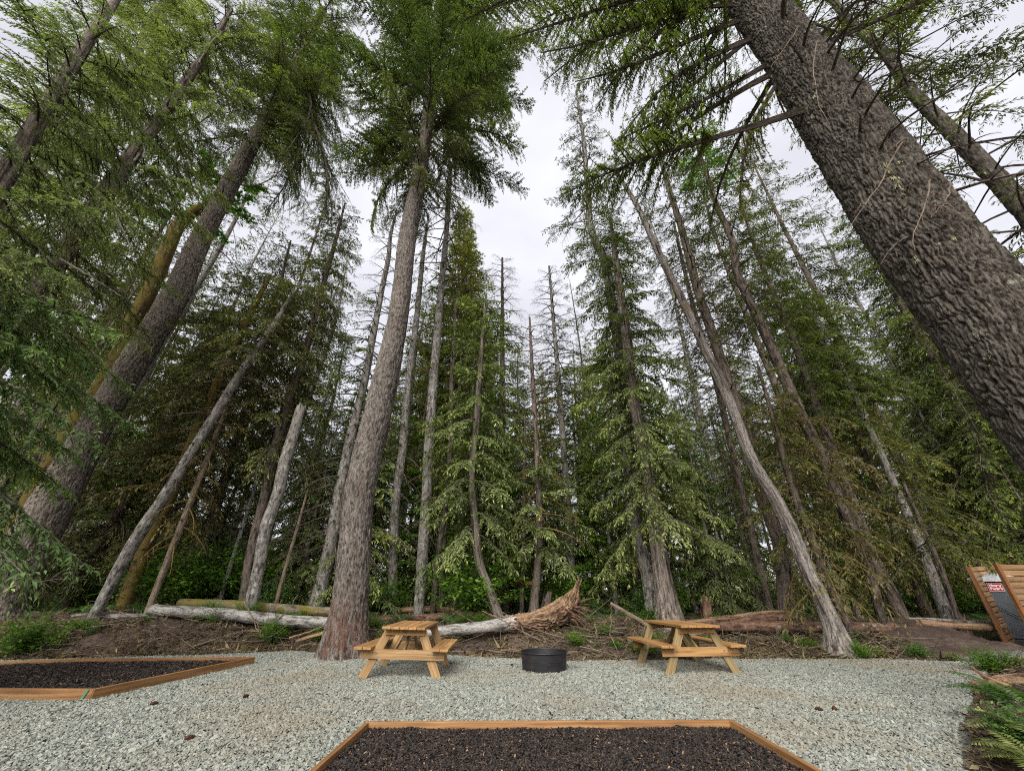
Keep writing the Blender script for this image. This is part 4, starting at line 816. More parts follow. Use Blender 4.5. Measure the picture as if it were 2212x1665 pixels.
# ------------------------------------------------------------------ background forest: each tree its own thing, sharing prototype meshes
def proto(seed, h, r0, crowns, bm, ks, lean=.02):
    r = np.random.default_rng(seed)
    path = np.array([[0, 0, -.6], [lean*h*.2, 0, h*.3], [lean*h*.7*r.uniform(-1, 1), lean*h*r.uniform(-1, 1), h*.7], [lean*h*r.uniform(-1, 1), 0, h]])
    mb = MB(); P, R = trunk_shape(mb, path, [r0, r0*.78, r0*.4, .015], 12, .6, .02, .12, flare=r0*.5, seed=seed)
    tm = mb.build('trunk', M[bm], None, smooth=True); me_t = tm.data; bpy.data.objects.remove(tm)
    mb = MB()
    for (kind, f0, f1, n, L0, L1, dead, lf, e0, e1) in crowns:
        for q in range(n):
            f = (q + r.random())/n; z = h*(f0 + (f1 - f0)*f); i_ = int(np.clip(np.searchsorted(P[:, 2], z), 1, len(P) - 1)); p = P[i_]
            L = (L0 + (L1 - L0)*f)*r.uniform(.6, 1.15); Lq = max(.5, round(L)); br = lib(kind, Lq, ks, dead)[r.integers(5)]
            place(mb, br, np.array([p[0], p[1], z]), q*2.399 + r.normal(0, .3), e0 + (e1 - e0)*f + r.normal(0, .12), L/Lq, r, lm=1 if not dead else 0, vshift=r.normal(0, .1))
    cm = mb.build('crown', [M['twig'], M[lf]], None); me_c = cm.data; bpy.data.objects.remove(cm)
    return me_t, me_c, h
PR = {
 'tall': [proto(901, 34, .32, [('hemlock', .38, .99, 150, 3.6, .8, False, 'leaf_fir', -.25, .3), ('sparse', .1, .42, 30, 1.6, 2.0, True, 'leaf_fir', -.3, 0)], 'bark_grey', .30),
          proto(902, 34, .26, [('fir', .45, .99, 130, 3.2, .7, False, 'leaf_olive', -.2, .3), ('sparse', .1, .5, 40, 1.5, 2.2, True, 'leaf_olive', -.3, 0)], 'bark_brown', .30),
          proto(903, 34, .22, [('sparse', .3, .98, 120, 2.6, .6, False, 'leaf_dark', -.3, .2), ('sparse', .05, .9, 50, 1.5, .8, True, 'leaf_dark', -.3, .1)], 'bark_grey', .30)],
 'high': [proto(941, 36, .30, [('sparse', .35, .99, 80, 3.8, 1.4, False, 'leaf_fir', -.2, .3), ('sparse', .12, .6, 44, 1.8, 2.6, True, 'leaf_dark', -.3, 0)], 'bark_grey', .26),
          proto(942, 36, .26, [('hemlock', .45, .99, 62, 3.6, 1.2, False, 'leaf_olive', -.25, .3), ('sparse', .1, .6, 44, 1.8, 2.4, True, 'leaf_dark', -.3, 0)], 'bark_brown', .26)],
 'bushy': [proto(911, 20, .24, [('hemlock', .12, .99, 130, 2.7, .6, False, 'leaf_fir', -.3, .3)], 'bark_brown', .24),
           proto(912, 20, .22, [('hemlock', .2, .99, 120, 2.4, .6, False, 'leaf_dark', -.3, .2)], 'bark_brown', .24),
           proto(913, 20, .22, [('hemlock', .15, .99, 120, 2.9, .5, False, 'leaf_olive', -.3, .3)], 'bark_brown', .24)],
 'cedar': [proto(921, 9, .12, [('cedar', .04, .99, 90, 2.3, .5, False, 'leaf_cedar', -.2, .15)], 'bark_cedar', .17),
           proto(922, 9, .11, [('cedar', .06, .99, 80, 2.0, .6, False, 'leaf_cedar', -.25, .15), ], 'bark_cedar', .17),
           proto(923, 9, .10, [('maple', .12, .98, 60, 2.2, .8, False, 'leaf_maple', -.1, .6)], 'bark_grey', .13)],
 'pole': [proto(931, 18, .12, [('sparse', .2, .98, 60, 1.3, .5, True, 'leaf_dark', -.4, 0)], 'bark_grey', .2),
          proto(932, 18, .10, [('sparse', .3, .98, 60, 1.3, .5, False, 'leaf_fir', -.4, .1), ('sparse', .1, .6, 20, 1., .6, True, 'leaf_fir', -.3, 0)], 'bark_brown', .2)]}
CELLS = [(-9e9, 120, 'past the big left fir'), (120, 330, 'behind the pale leaning left trunk'), (330, 560, 'behind the snapped off snag'), (560, 720, 'between the snapped snag and the central fir'),
         (720, 860, 'directly behind the central fir'), (860, 1000, 'behind the lichen covered snag'), (1000, 1160, 'behind the fallen orange log'), (1160, 1330, 'behind the uprooted stump end'),
         (1330, 1480, 'behind the fluted cedar base'), (1480, 1700, 'behind the two crossing trunks'), (1700, 1900, 'just right of the pale split trunk'), (1900, 2090, 'left of the portable toilet'), (2090, 9e9, 'behind the slatted fence')]
def cell(u):
    for a, b_, t in CELLS:
        if a <= u < b_: return t
KW = {'tall': ('fir_tree', 'tall straight fir'), 'bushy': ('hemlock_tree', 'bushy green hemlock'), 'cedar': ('cedar_tree', 'low drooping green tree'), 'high': ('fir_tree', 'lofty sparse fir'), 'pole': ('dead_tree', 'thin spindly pole tree')}
KW2 = {'bark_grey': ''}
def vtop(u): return np.interp(u, [-500, 0, 300, 500, 700, 780, 900, 1050, 1130, 1200, 1330, 1420, 1520, 1650, 1900, 2200, 2600], [260, 330, 430, 580, 540, 700, 600, 590, 640, 600, 640, 780, 760, 640, 540, 470, 300])
rb = np.random.default_rng(77); SP = [(t.base[0], t.base[1]) for t in ALLTREES]
def free(x, y, d):
    return all((x - a)**2 + (y - b_)**2 > d*d for a, b_ in SP)
def plant(kind, x, y, h=None):
    me_t, me_c, h0 = PR[kind][rb.integers(len(PR[kind]))]
    if h is None:
        u = proj(np.array([x, y, 2.]))[0]
        target = vtop(proj(np.array([x, y, 20.]))[0]) + rb.uniform(0, 260)
        h = h0*rb.uniform(.75, 1.1)
        while h > h0*.35 and proj(np.array([x, y, h]))[1] < target: h -= .5
    z = H(x, y); u = proj(np.array([x, y, z + 1]))[0]; n_, w_ = KW[kind]
    far = 'far ' if y > 34 else ('distant ' if y > 24 else 'nearer ')
    lab = far + w_ + ' ' + cell(u)
    o = thing(n_, (x, y, z - .05), lab, 'tree', lab, rb.uniform(0, 6.28)); s_ = h/h0; o.scale = (s_*rb.uniform(.9, 1.15),)*2 + (s_,)
    link('trunk', me_t, o); link('crown', me_c, o); SP.append((x, y))
def scatter(kinds, n, y0, y1, d, us=(-250, 2460)):
    k = 0; tries = 0
    while k < n and tries < n*40:
        tries += 1
        y = rb.uniform(y0, y1); u = rb.uniform(*us); x = at(u, 1300, y)[0]
        if not free(x, y, d): continue
        if y < edge_y(x) + 2.4: continue
        if -28 < x < -16 and 22 < y < 33: continue
        if 10.5 < x < 20 and y < 17.5: continue
        plant(kinds[rb.integers(len(kinds))], x, y); k += 1
scatter(['cedar', 'pole', 'pole', 'high'], 44, 14.5, 20, 1.3)
scatter(['tall', 'tall', 'bushy', 'cedar', 'pole'], 74, 20, 31, 1.6)
scatter(['tall', 'tall', 'bushy'], 70, 31, 52, 2.2)
# tall neighbours whose crowns close the sky at both upper sides
for u, y in ((-380, 17), (-150, 22), (60, 19), (250, 27), (400, 24), (540, 31), (1620, 27), (1730, 34), (1840, 22), (1960, 29), (2090, 20), (2240, 26), (2400, 20), (2560, 24)):
    plant('high', at(u, 1300, y)[0], y, rb.uniform(31, 40))
for u, y, h in ((1015, 17, 8), (1060, 19, 9), (1110, 20, 7), (1180, 18, 9), (1270, 17, 9), (1330, 16, 8), (1500, 16, 9), (1560, 15, 8), (700, 17, 9), (640, 16, 6), (830, 17, 8), (890, 18, 7), (430, 17, 7), (1640, 17, 9), (1780, 17, 8), (1900, 18, 7)):
    plant('cedar', at(u, 1300, y)[0], y, h)
print('forest', round(time.time() - T0, 1), len(SP))

# far wood: beyond the countable trees one dense belt closes the view
mb = MB(); r = np.random.default_rng(3)
for q in range(1300):
    y = r.uniform(54, 95); x = r.uniform(-1.6, 1.6)*y; z = r.uniform(0, 1)**1.6*12; L = 5.
    place(mb, lib('hemlock', 5., .8)[r.integers(5)], np.array([x, y, z]), r.uniform(0, 6.28), r.uniform(-.4, .3), r.uniform(.6, 1.1), r)
tag(mb.build('distant_wood', [M['twig'], M['leaf_olive']]), 'dim mass of far conifers closing the view at ground level', 'wood', kind='stuff')

# ------------------------------------------------------------------ ferns, shrubs, ground cover
def frond(mb, p, az, L, r, lm=1, el=1.0, wide=.25, arch=1.1, npin=17):
    t = np.linspace(0, 1, 9); th = el - arch*t*1.3
    dx = np.cumsum(np.cos(th))*L/9; dz = np.cumsum(np.sin(th))*L/9; c, s_ = math.cos(az), math.sin(az)
    P = np.stack([p[0] + dx*c, p[1] + dx*s_, p[2] + dz], 1); V, Q, T_, TC = tube(P, np.linspace(.004, .001, 9)*max(1, L), 3); mb.add(V, Q, tc=TC, mat=0)
    tt = np.repeat(np.linspace(.12, .98, npin), 2); sd = np.tile([1., -1.], npin); ti = tt*8; i0 = np.clip(ti.astype(int), 0, 7); f = (ti - i0)[:, None]
    q = P[i0]*(1 - f) + P[i0 + 1]*f; tg = norm(P[i0 + 1] - P[i0]); lat = np.array([-s_, c, 0.])
    ln = (L*wide*np.sin(np.clip(tt*1.05 + .12, 0, 1)*PI)**.7*r.uniform(.85, 1.1, len(tt)))[:, None]
    d = norm(lat*sd[:, None] + tg*.35 + np.array([0, 0, -.15])); w_ = norm(np.cross(d, np.cross(tg, lat*sd[:, None])*1. + 0))*0 + tg
    wv = w_*(L/npin*.42)
    K_ = np.stack([q - wv*.6, q + d*ln*.5 - wv*.8 + wv*.0, q + d*ln, q + d*ln*.5 + wv*.9], 1)
    mb.add(K_.reshape(-1, 3), np.arange(len(q)*4).reshape(-1, 4), mat=lm, var=np.clip(r.normal(.5, .2, len(q)), 0, 1))
def fern(name, label, x, y, n, L, lf='leaf_fern', azc=None, cat='fern', group=None, z=None):
    o = thing(name, (x, y, H(x, y) if z is None else z), label, cat, group); r = np.random.default_rng(int(abs(x*131 + y*17)) + 3); mb = MB()
    for k in range(n): frond(mb, (0, 0, -.02), (azc if azc is not None else 0) + (k/n*6.283 if azc is None else r.uniform(-1.3, 1.3)), L*r.uniform(.7, 1.1), r, el=r.uniform(.6, 1.25))
    mb.build('fronds', [M['twig'], M[lf]], o); return o
def shrub_mesh(seed, h, n, leaf, lw, lf, stem='twig', hang=.0, sp=.8):
    r = np.random.default_rng(seed); mb = MB()
    for k in range(n):
        az = r.uniform(0, 6.283); L = h*r.uniform(.6, 1.15); el = r.uniform(.5, 1.4); d = np.array([math.cos(az)*math.cos(el), math.sin(az)*math.cos(el), math.sin(el)])
        t = np.linspace(0, 1, 6)[:, None]; P = d*L*t + np.array([0, 0, -1.])*(t**2)*L*.25*sp; V, Q, T_, TC = tube(P, np.linspace(.008, .002, 6), 3); mb.add(V, Q, tc=TC, mat=0)
        m_ = int(L/leaf*2.6); ti = r.uniform(.2, 1, m_)*5; i0 = np.clip(ti.astype(int), 0, 4); f = (ti - i0)[:, None]; q = P[i0]*(1 - f) + P[i0 + 1]*f
        dd = norm(r.normal(0, 1, (m_, 3))*[1, 1, .35] + [0, 0, -hang]); ls = leaf*r.uniform(.6, 1.3, (m_, 1)); st = q + dd*ls*r.uniform(.1, 1.5, (m_, 1)); wv = norm(np.cross(dd, norm(r.normal(0, .4, (m_, 3)) + [0, 0, 1])))*ls*lw*.5
        K_ = np.stack([st, st + dd*ls*.5 + wv, st + dd*ls, st + dd*ls*.5 - wv], 1)
        mb.add(K_.reshape(-1, 3), np.arange(m_*4).reshape(-1, 4), mat=1, var=r.random(m_))
    return mb
SH = []
for a in ((1, 1.6, 90, .10, .6, 'leaf_maple'), (2, 1.2, 80, .09, .6, 'leaf_fern'), (3, 2.4, 110, .11, .6, 'leaf_maple'), (4, .8, 60, .07, .7, 'leaf_cedar')):
    o = shrub_mesh(*a).build('foliage', [M['twig'], M[a[5]]]); SH.append((o.data, a[1])); bpy.data.objects.remove(o)
def shrub(x, y, s_, k, label=None, group=None):
    me, h = SH[k]; u = proj(np.array([x, y, .8]))[0]
    lab = label or (('far ' if y > 20 else 'low ') + ('bright green' if k in (0, 2) else 'dull green') + ' shrub ' + cell(u))
    o = thing('shrub', (x, y, H(x, y) - .05), lab, 'shrub', group or (None if label else lab), rb.uniform(0, 6.28)); o.scale = (s_, s_, s_*rb.uniform(.8, 1.1)); link('foliage', me, o)
k = 0
while k < 80:
    y = rb.uniform(13.2, 28); u = rb.uniform(-60, 2200); x = at(u, 1300, y)[0]
    if not free(x, y, .7) or y < edge_y(x) + 2.2 or (x > 9 and y < 18): continue
    shrub(x, y, rb.uniform(.6, 1.25), int(rb.integers(4))); k += 1
# carpet of small ferns and leaves on the forest floor
mb = MB(); r = np.random.default_rng(8)
for q in range(1100):
    y = r.uniform(12.3, 30)**1.; x = r.uniform(-1.4, 1.45)*y
    if y < edge_y(x) + 1.9 or (x > 8.5 and y < 15.5): continue
    z = H(x, y); L = r.uniform(.25, .6)*(1 + (y - 12)*.02)
    for k in range(7): frond(mb, (x, y, z - .02), r.uniform(0, 6.28), L*r.uniform(.7, 1.2), r, el=r.uniform(.5, 1.3), npin=9, wide=.28)
tag(mb.build('undergrowth', [M['twig'], M['leaf_fern']]), 'bright green ferns and low leaves carpeting the forest floor', 'undergrowth', kind='stuff')
print('shrubs', round(time.time() - T0, 1))

# plants near the yard
def shrub_px(u, v, s_, k, label, z=.3):
    Yq = 4.
    while Yq < 30 and at(u, v, Yq)[2] > H(at(u, v, Yq)[0], Yq): Yq += .03
    p = at(u, v, Yq)
    shrub(p[0], p[1], s_, k, label)
shrub_px(40, 1415, .62, 0, 'leafy green bush at the far left edge, behind the pointed bed')
shrub_px(120, 1400, .42, 3, 'dull green low bush right of the left edge bush, on the dirt bank')
shrub_px(432, 1338, .3, 0, 'bright green plant tuft in front of the left end of the silver log')
shrub_px(590, 1385, .3, 1, 'yellow green ragged plant below the silver log on the dirt bank')
shrub_px(700, 1380, .3, 0, 'small leafy plant left of the foot of the central fir')
shrub_px(830, 1385, .48, 3, 'dark leafy plant between the central fir foot and the orange table')
shrub_px(1330, 1400, .2, 0, 'small green leafy sprout right of the black fire ring')
shrub_px(1310, 1372, .26, 0, 'green leafy sprout on the bank above the fire ring')
shrub_px(1410, 1345, .4, 0, 'green leafy plant at the left foot of the fluted cedar')
shrub_px(1738, 1400, .42, 3, 'dull green bush left of the splayed foot of the pale leaning trunk')
shrub_px(1900, 1415, .40, 3, 'low green ground shrub right of the splayed foot')
shrub_px(1985, 1418, .36, 1, 'spreading low green plant along the gravel edge at the right')
shrub_px(2060, 1425, .36, 3, 'low green plant near the gravel corner, left of the fence')
shrub_px(1860, 1422, .30, 0, 'yellow green small plant beside the splayed foot')
shrub_px(2190, 1440, .42, 3, 'leafy bush at the right edge below the slatted fence')
shrub_px(2145, 1450, .34, 0, 'bright leafy bush left of the right edge bush, below the fence')
shrub_px(2200, 1600, .34, 1, 'yellowing leafy plant at the lower right corner')
fz = gnd(2235, 1560, .1); fern('sword_fern', 'large bright sword fern arching in from the right edge', fz[0], fz[1], 8, .75, azc=2.6)
fz = gnd(2225, 1610, .1); fern('sword_fern', 'darker sword fern at the right edge below the bright one', fz[0], fz[1], 7, .55, lf='leaf_cedar', azc=3.0)
fz = gnd(2240, 1650, .1); fern('sword_fern', 'small sword fern in the lower right corner', fz[0], fz[1], 10, .45, azc=2.8, lf='leaf_yellow')
fz = gnd(900, 1372, .3); 
for i_, (u, v, lb_) in enumerate(((868, 1345, 'small fern clump behind the orange table top'), (60, 1345, 'fern clump under the big left fir'), (300, 1330, 'fern tuft at the foot of the thin bare snag'), (1560, 1345, 'fern clump behind the right end of the yellowish table'))):
    z = .6; p = at(u, v, 12.6); fern('fern', lb_, p[0], 12.6, 12, .55)

# ------------------------------------------------------------------ logs
def log(name, label, px, bm, sides=30, ragged=.12, cap='pale_wood', amp=.02, cat='log', cell_=.09, flare=0):
    pts, rad = [], []
    P_ = [at(u, v, Y) for u, v, Y, w_ in px]
    for i_, (u, v, Y, w_) in enumerate(px):
        d = P_[min(i_ + 1, len(px) - 1)] - P_[max(i_ - 1, 0)]; rad.append(prad(u, v, Y, d/np.linalg.norm(d), w_))
    o = thing(name, P_[0], label, cat); mb = MB(); trunk_shape(mb, P_, rad, sides, .05, amp, cell_, seed=len(px) + int(px[0][0]), ragged=ragged, capmat=1)
    mb.build('stem', [M[bm], M[cap]], o, smooth=True, origin=P_[0]); return o, P_, rad
log('fallen_log', 'silver grey log lying on the left bank in front of the mossy log', [(328, 1316, 12.0, 25), (480, 1326, 11.9, 26), (620, 1340, 11.8, 27), (722, 1346, 11.7, 25)], 'log_grey')
log('fallen_log', 'thick mossy log behind the silver grey log, left of the central fir', [(388, 1303, 13.2, 22), (520, 1309, 13.1, 26), (650, 1318, 13.0, 22), (760, 1324, 12.9, 18)], 'log_moss')
log('fallen_log', 'thin old log at the left bank, left end of the row of logs', [(60, 1338, 12.4, 15), (200, 1333, 12.3, 18), (336, 1334, 12.2, 18)], 'log_grey')
log('fallen_log', 'reddish brown log behind the orange table and the lichen covered snag', [(820, 1338, 13.0, 16), (960, 1331, 13.2, 16), (1075, 1324, 13.4, 17)], 'log_red')
log('fallen_log', 'orange torn log behind the reddish one, right of the central fir', [(850, 1318, 15.0, 12), (930, 1315, 15.0, 13), (1010, 1318, 15.0, 10)], 'log_wood')
o, P_, rd = log('uprooted_log', 'silver log with torn orange wood and its upturned root end above the fire ring', [(905, 1366, 10.9, 22), (1000, 1358, 11.0, 25), (1075, 1350, 11.05, 30), (1110, 1345, 11.1, 34)], 'log_grey', ragged=.25)
mb = MB(); Pp = [at(u, v, Y) for u, v, Y in ((1085, 1349, 11.1), (1140, 1343, 11.15), (1190, 1330, 11.2), (1222, 1310, 11.2), (1238, 1288, 11.2), (1246, 1268, 11.2))]
trunk_shape(mb, Pp, [.16, .19, .235, .22, .13, .05], 90, .025, .10, .085, stretch=4, seed=9, ragged=.35, capmat=0); mb.build('torn_wood', M['log_wood'], o, smooth=True, origin=P_[0])
mb = MB(); r = np.random.default_rng(4); c = at(1228, 1318, 11.25)
for q in range(60):
    az = r.uniform(0, 6.28); d = np.array([.55 + .5*r.random(), r.normal(0, .6), r.normal(.1, .8)]); d /= np.linalg.norm(d); L = r.uniform(.25, .6); t = np.linspace(0, 1, 6)[:, None]
    Pq = c + r.normal(0, .08, 3) + d*L*t + r.normal(0, .05, 3)*t**2 + np.array([0, 0, -.15])*t**2; V, Q, T_, TC = tube(Pq, np.linspace(r.uniform(.015, .04), .004, 6), 5); mb.add(V, Q, tc=TC)
mb.build('roots', M['log_red'], o, origin=P_[0])
log('fallen_log', 'long reddish bark log lying behind the yellowish table and the split foot', [(1495, 1352, 11.7, 20), (1640, 1353, 11.8, 25), (1780, 1354, 11.9, 26), (1900, 1355, 12.0, 24), (1932, 1354, 12.0, 22)], 'log_red')
log('fallen_log', 'peeled orange log at the right, reaching to the fence post', [(1985, 1344, 12.3, 16), (2060, 1350, 12.5, 17), (2160, 1356, 12.7, 17)], 'log_wood')
log('fallen_log', 'thin grey pole lying behind the peeled orange log', [(1960, 1335, 13.2, 6), (2060, 1341, 13.3, 8), (2140, 1346, 13.4, 8)], 'log_grey')
log('fallen_log', 'pale peeled log with torn bark above the long reddish log', [(1468, 1344, 12.6, 9), (1560, 1336, 12.7, 12), (1640, 1326, 12.8, 13), (1700, 1322, 12.9, 11)], 'log_wood')
log('fallen_log', 'brown barked log beside the pale peeled one, its end behind the fluted cedar', [(1580, 1342, 12.2, 12), (1660, 1335, 12.3, 18), (1715, 1331, 12.4, 16)], 'log_red')
log('fallen_log', 'slanting thin log leaning down toward the yellowish table from the left', [(1320, 1303, 12.3, 8), (1360, 1327, 11.9, 9), (1398, 1350, 11.4, 10)], 'stick')
log('fallen_log', 'flat torn log low on the bank behind the yellowish table bench', [(1310, 1376, 10.9, 8), (1380, 1388, 10.7, 9), (1470, 1396, 10.6, 9)], 'log_red')
log('fallen_log', 'orange split piece on the bank left of the central fir', [(640, 1385, 11.2, 8), (680, 1372, 11.2, 10), (722, 1362, 11.1, 9)], 'log_wood')
z = gnd(2130, 1487, .08); log('rotten_log', 'short rotten orange log end at the right gravel edge', [(2105, 1484, z[1], 26), (2150, 1476, z[1], 34), (2240, 1470, z[1], 40)], 'log_wood', ragged=.2, amp=.03)
log('splintered_wood', 'pale splintered plank resting on the rotten log end', [(2098, 1440, z[1] + .1, 5), (2130, 1462, z[1], 9), (2170, 1478, z[1] - .1, 12)], 'pale_wood', sides=10, ragged=.1)
def stump(label, u, v, Y, wpx, h, bm, cap='pale_wood', ragged=.3):
    p = at(u, v, Y); zg = H(p[0], Y); r_ = wpx*Y/930/2; o = thing('tree_stump', (p[0], Y, zg), label, 'stump'); mb = MB()
    trunk_shape(mb, [(0, 0, -.15), (0, 0, h*.5), (.05, 0, h)], [r_*1.2, r_, r_*.8], 26, .04, .02, .08, seed=int(u), ragged=ragged, capmat=1, flare=r_*.4); mb.build('stump', [M[bm], M[cap]], o, smooth=True)
stump('small dark stump in the grass right of the crooked flaky trunk', 1852, 1330, 14.0, 13, .35, 'bark_brown')
stump('orange split stump left of the slatted fence', 2073, 1340, 13.6, 20, .5, 'log_wood')
stump('reddish torn stump behind the right end of the yellowish table', 1525, 1322, 13.6, 24, .45, 'log_red', cap='log_wood')
stump('dark rotten stump left of the uprooted root end', 1180, 1318, 13.8, 24, .5, 'bark_brown', cap='bark_brown')

# ------------------------------------------------------------------ sticks and litter
def stick(label, px, wd=.012, bm='stick', forks=0):
    P_ = np.array([at(*q) for q in px]); P_ = spline(np.c_[P_, np.zeros(len(P_))], 10)[:, :3]; o = thing('stick', P_[0], label, 'stick'); r = np.random.default_rng(int(px[0][0]))
    P_ = P_ + r.normal(0, .012, P_.shape); mb = MB(); V, Q, T_, TC = tube(P_ - P_[0], np.linspace(wd, wd*.4, 10), 6, True); mb.add(V, Q, T_, tc=TC)
    for k in range(forks):
        i_ = r.integers(3, 8); q = P_[i_] - P_[0]; d = norm(r.normal(0, 1, 3) + (P_[-1] - P_[0])/np.linalg.norm(P_[-1] - P_[0])); V, Q, T_, TC = tube([q, q + d*.2, q + d*.4 + [0, 0, -.04]], [wd*.5, wd*.35, wd*.15], 4); mb.add(V, Q, tc=TC)
    o2 = mb.build('twig', M[bm], o)
stick('crooked pale stick standing on the left bank in front of the silver log', [(528, 1300, 11.0), (545, 1335, 11.0), (558, 1368, 10.9)], .02, forks=1)
stick('second thinner stick beside the crooked one on the left bank', [(552, 1335, 10.9), (560, 1350, 10.9), (567, 1374, 10.8)], .010)
stick('long pale stick leaning up over the two left logs', [(592, 1342, 11.6), (620, 1320, 11.8), (642, 1284, 12.0)], .018)
stick('thin stick rising from the mossy log to the right', [(507, 1315, 12.8), (530, 1300, 12.9), (552, 1284, 13.0)], .012)
stick('short upright stub standing in the dirt behind the pointed bed', [(326, 1386, 10.6), (327, 1375, 10.6), (328, 1366, 10.6)], .016)
stick('pale curved branch lying at the far left over the thin old log', [(215, 1316, 12.2), (255, 1322, 12.1), (300, 1336, 12.0)], .022, forks=2)
stick('long straight twig across the dirt mound top', [(350, 1366, 11.0), (400, 1346, 11.3), (440, 1336, 11.5)], .012)
stick('thick pale branch lying down the left bank behind the pointed bed', [(95, 1398, 10.6), (140, 1378, 10.9), (185, 1360, 11.2)], .018)
stick('upright thin stake right of the uprooted root end', [(1318, 1368, 10.8), (1320, 1340, 10.8), (1322, 1310, 10.8)], .012)
stick('leaning dry stick left of the thin stake', [(1290, 1378, 10.7), (1286, 1350, 10.8), (1282, 1332, 10.8)], .018)
stick('long pale switch slanting down to the gravel right of the fire ring', [(1316, 1368, 10.5), (1330, 1400, 10.2), (1348, 1436, 9.9)], .010)
stick('dark branch propped against the torn orange log above the fire ring', [(1120, 1340, 10.9), (1165, 1358, 10.8), (1205, 1378, 10.7)], .026, 'log_red')
stick('pale short prop under the torn orange log', [(1125, 1345, 10.9), (1135, 1365, 10.8), (1145, 1384, 10.7)], .014)
stick('white dead branch rising behind the reddish log near the curved cedar', [(1010, 1275, 13.2), (1050, 1300, 13.0), (1098, 1330, 12.8)], .02, forks=3)
stick('curved dry branch on the bank right of the split foot', [(1850, 1398, 10.6), (1880, 1388, 10.7), (1930, 1380, 10.9)], .012)
stick('bare twig bent over the gravel at the right, reaching from the rotten log', [(2055, 1440, 7.4), (2085, 1462, 7.3), (2120, 1480, 7.2)], .006, 'twig', forks=3)
stick('small brown twig standing on the gravel left of the near bed', [(667, 1548, 5.9), (672, 1558, 5.85), (676, 1566, 5.8)], .004, 'twig', forks=2)
stick('dry stalks lying at the foot of the central fir', [(640, 1400, 10.4), (670, 1392, 10.5), (700, 1396, 10.5)], .012)
stick('reddish dead branch lying left of the central fir foot', [(625, 1378, 11.1), (660, 1366, 11.2), (700, 1352, 11.3)], .03, 'log_wood')
# bare tangled branches at the left under the big fir
for i_, (px, lb_) in enumerate(((((60, 1290, 12.5), (120, 1240, 12.4), (215, 1225, 12.2)), 'arching bare grey branch right of the big left fir'), (((100, 1330, 12.4), (150, 1270, 12.3), (170, 1210, 12.2)), 'dark forked bare branch under the pale leaning trunk'),
        (((10, 1310, 12.0), (70, 1262, 12.0), (150, 1250, 12.0)), 'grey bare branch curling out beside the big left fir'))): stick(lb_, px, .025, 'twig', forks=5)
r = np.random.default_rng(21); n = 48000
x = r.uniform(-13, 9.5, n); y = edge_y(x) + r.gamma(1.6, .7, n) - .12; y = np.where(r.random(n) < .85, y, edge_y(x) + r.uniform(0, 4, n)); z = hgt(x, y) + .012
pat = fbm(x*.9 + 20, y*1.3, 3); k = (pat > .40) | (r.random(n) < .25); x, y, z = x[k], y[k], z[k]; n = len(x)
a = r.uniform(0, 6.28, n); el = r.normal(.1, .45, n); d = np.stack([np.cos(a)*np.cos(el), np.sin(a)*np.cos(el), np.sin(el)], 1); L = r.gamma(2., .032, (n, 1)) + .02; p = np.stack([x, y, z], 1)
wv = norm(np.cross(d, norm(r.normal(0, .6, (n, 3)) + [0, 0, 1])))*np.where(r.random((n, 1)) < .6, .003, L*.16)*r.uniform(.6, 1.4, (n, 1)); L2 = L*1.
mb = MB(); mb.add(np.stack([p - d*L, p + wv, p + d*L2, p - wv], 1).reshape(-1, 3), np.arange(n*4).reshape(-1, 4), var=r.beta(1.3, 1.3, n))
for q in range(1300):
    i_ = r.integers(n); b0 = p[i_]; L = r.uniform(.15, 1.)*r.random() + .12; dd = norm(np.array([r.normal(), r.normal(), abs(r.normal(0, .35))])); t = np.linspace(0, 1, 4)[:, None]
    V, Q, T_, TC = tube(b0 + dd*L*t + r.normal(0, .05, 3)*t**2, np.linspace(r.uniform(.004, .012), .002, 4), 4); mb.add(V, Q, tc=TC, mat=1)
for q in range(340):
    x = r.uniform(-12, 9.3); y = float(edge_y(x)) + r.gamma(2.2, .5) + .1; L = r.uniform(.3, 1.5)*r.uniform(.5, 1); az = r.normal(0, .7) + (PI if r.random() < .5 else 0); d = np.array([math.cos(az), math.sin(az), r.normal(.06, .14)]); t = np.linspace(0, 1, 7)[:, None]
    Pq = np.array([x, y, H(x, y) + .04]) + d*L*t + r.normal(0, .09, 3)*L*t**2; Pq[:, 2] = np.maximum(Pq[:, 2], hgt(Pq[:, 0], Pq[:, 1]) + .01)
    ra = r.uniform(.007, .022); V, Q, T_, TC = tube(Pq, np.linspace(ra, ra*.3, 7), 5); mb.add(V, Q, tc=TC, mat=[1, 1, 3][r.integers(3)])
n2 = 16000; k = r.integers(0, n, n2); q = p[k] + r.normal(0, .12, (n2, 3))*[1, 1, 0]; q[:, 2] = hgt(q[:, 0], q[:, 1]) + .02; dd = norm(r.normal(0, 1, (n2, 3))*[1, 1, .5]); ls = r.uniform(.02, .05, (n2, 1)); wv = norm(np.cross(dd, [0, 0, 1.] + r.normal(0, .4, (n2, 3))))*ls*.35
mb.add(np.stack([q, q + dd*ls*.5 + wv, q + dd*ls, q + dd*ls*.5 - wv], 1).reshape(-1, 3), np.arange(n2*4).reshape(-1, 4), mat=2, var=r.random(n2))
tag(mb.build('slash_debris', [M['debris'], M['stick'], M['leaf_olive'], M['twig']]), 'litter of dry twigs, torn bark and leaves strewn over the dirt bank', 'debris', kind='stuff')
for q in range(44):       # small plants rooted on the bank
    x = rb.uniform(-11, 9); y = float(edge_y(x)) + rb.uniform(.35, 2.2); u = proj(np.array([x, y, .5]))[0]; lb_ = 'small plant sprouting on the dirt bank ' + cell(u).replace('behind', 'in front of')
    shrub(x, y, rb.uniform(.12, .34), int(rb.integers(4)), lb_, lb_)
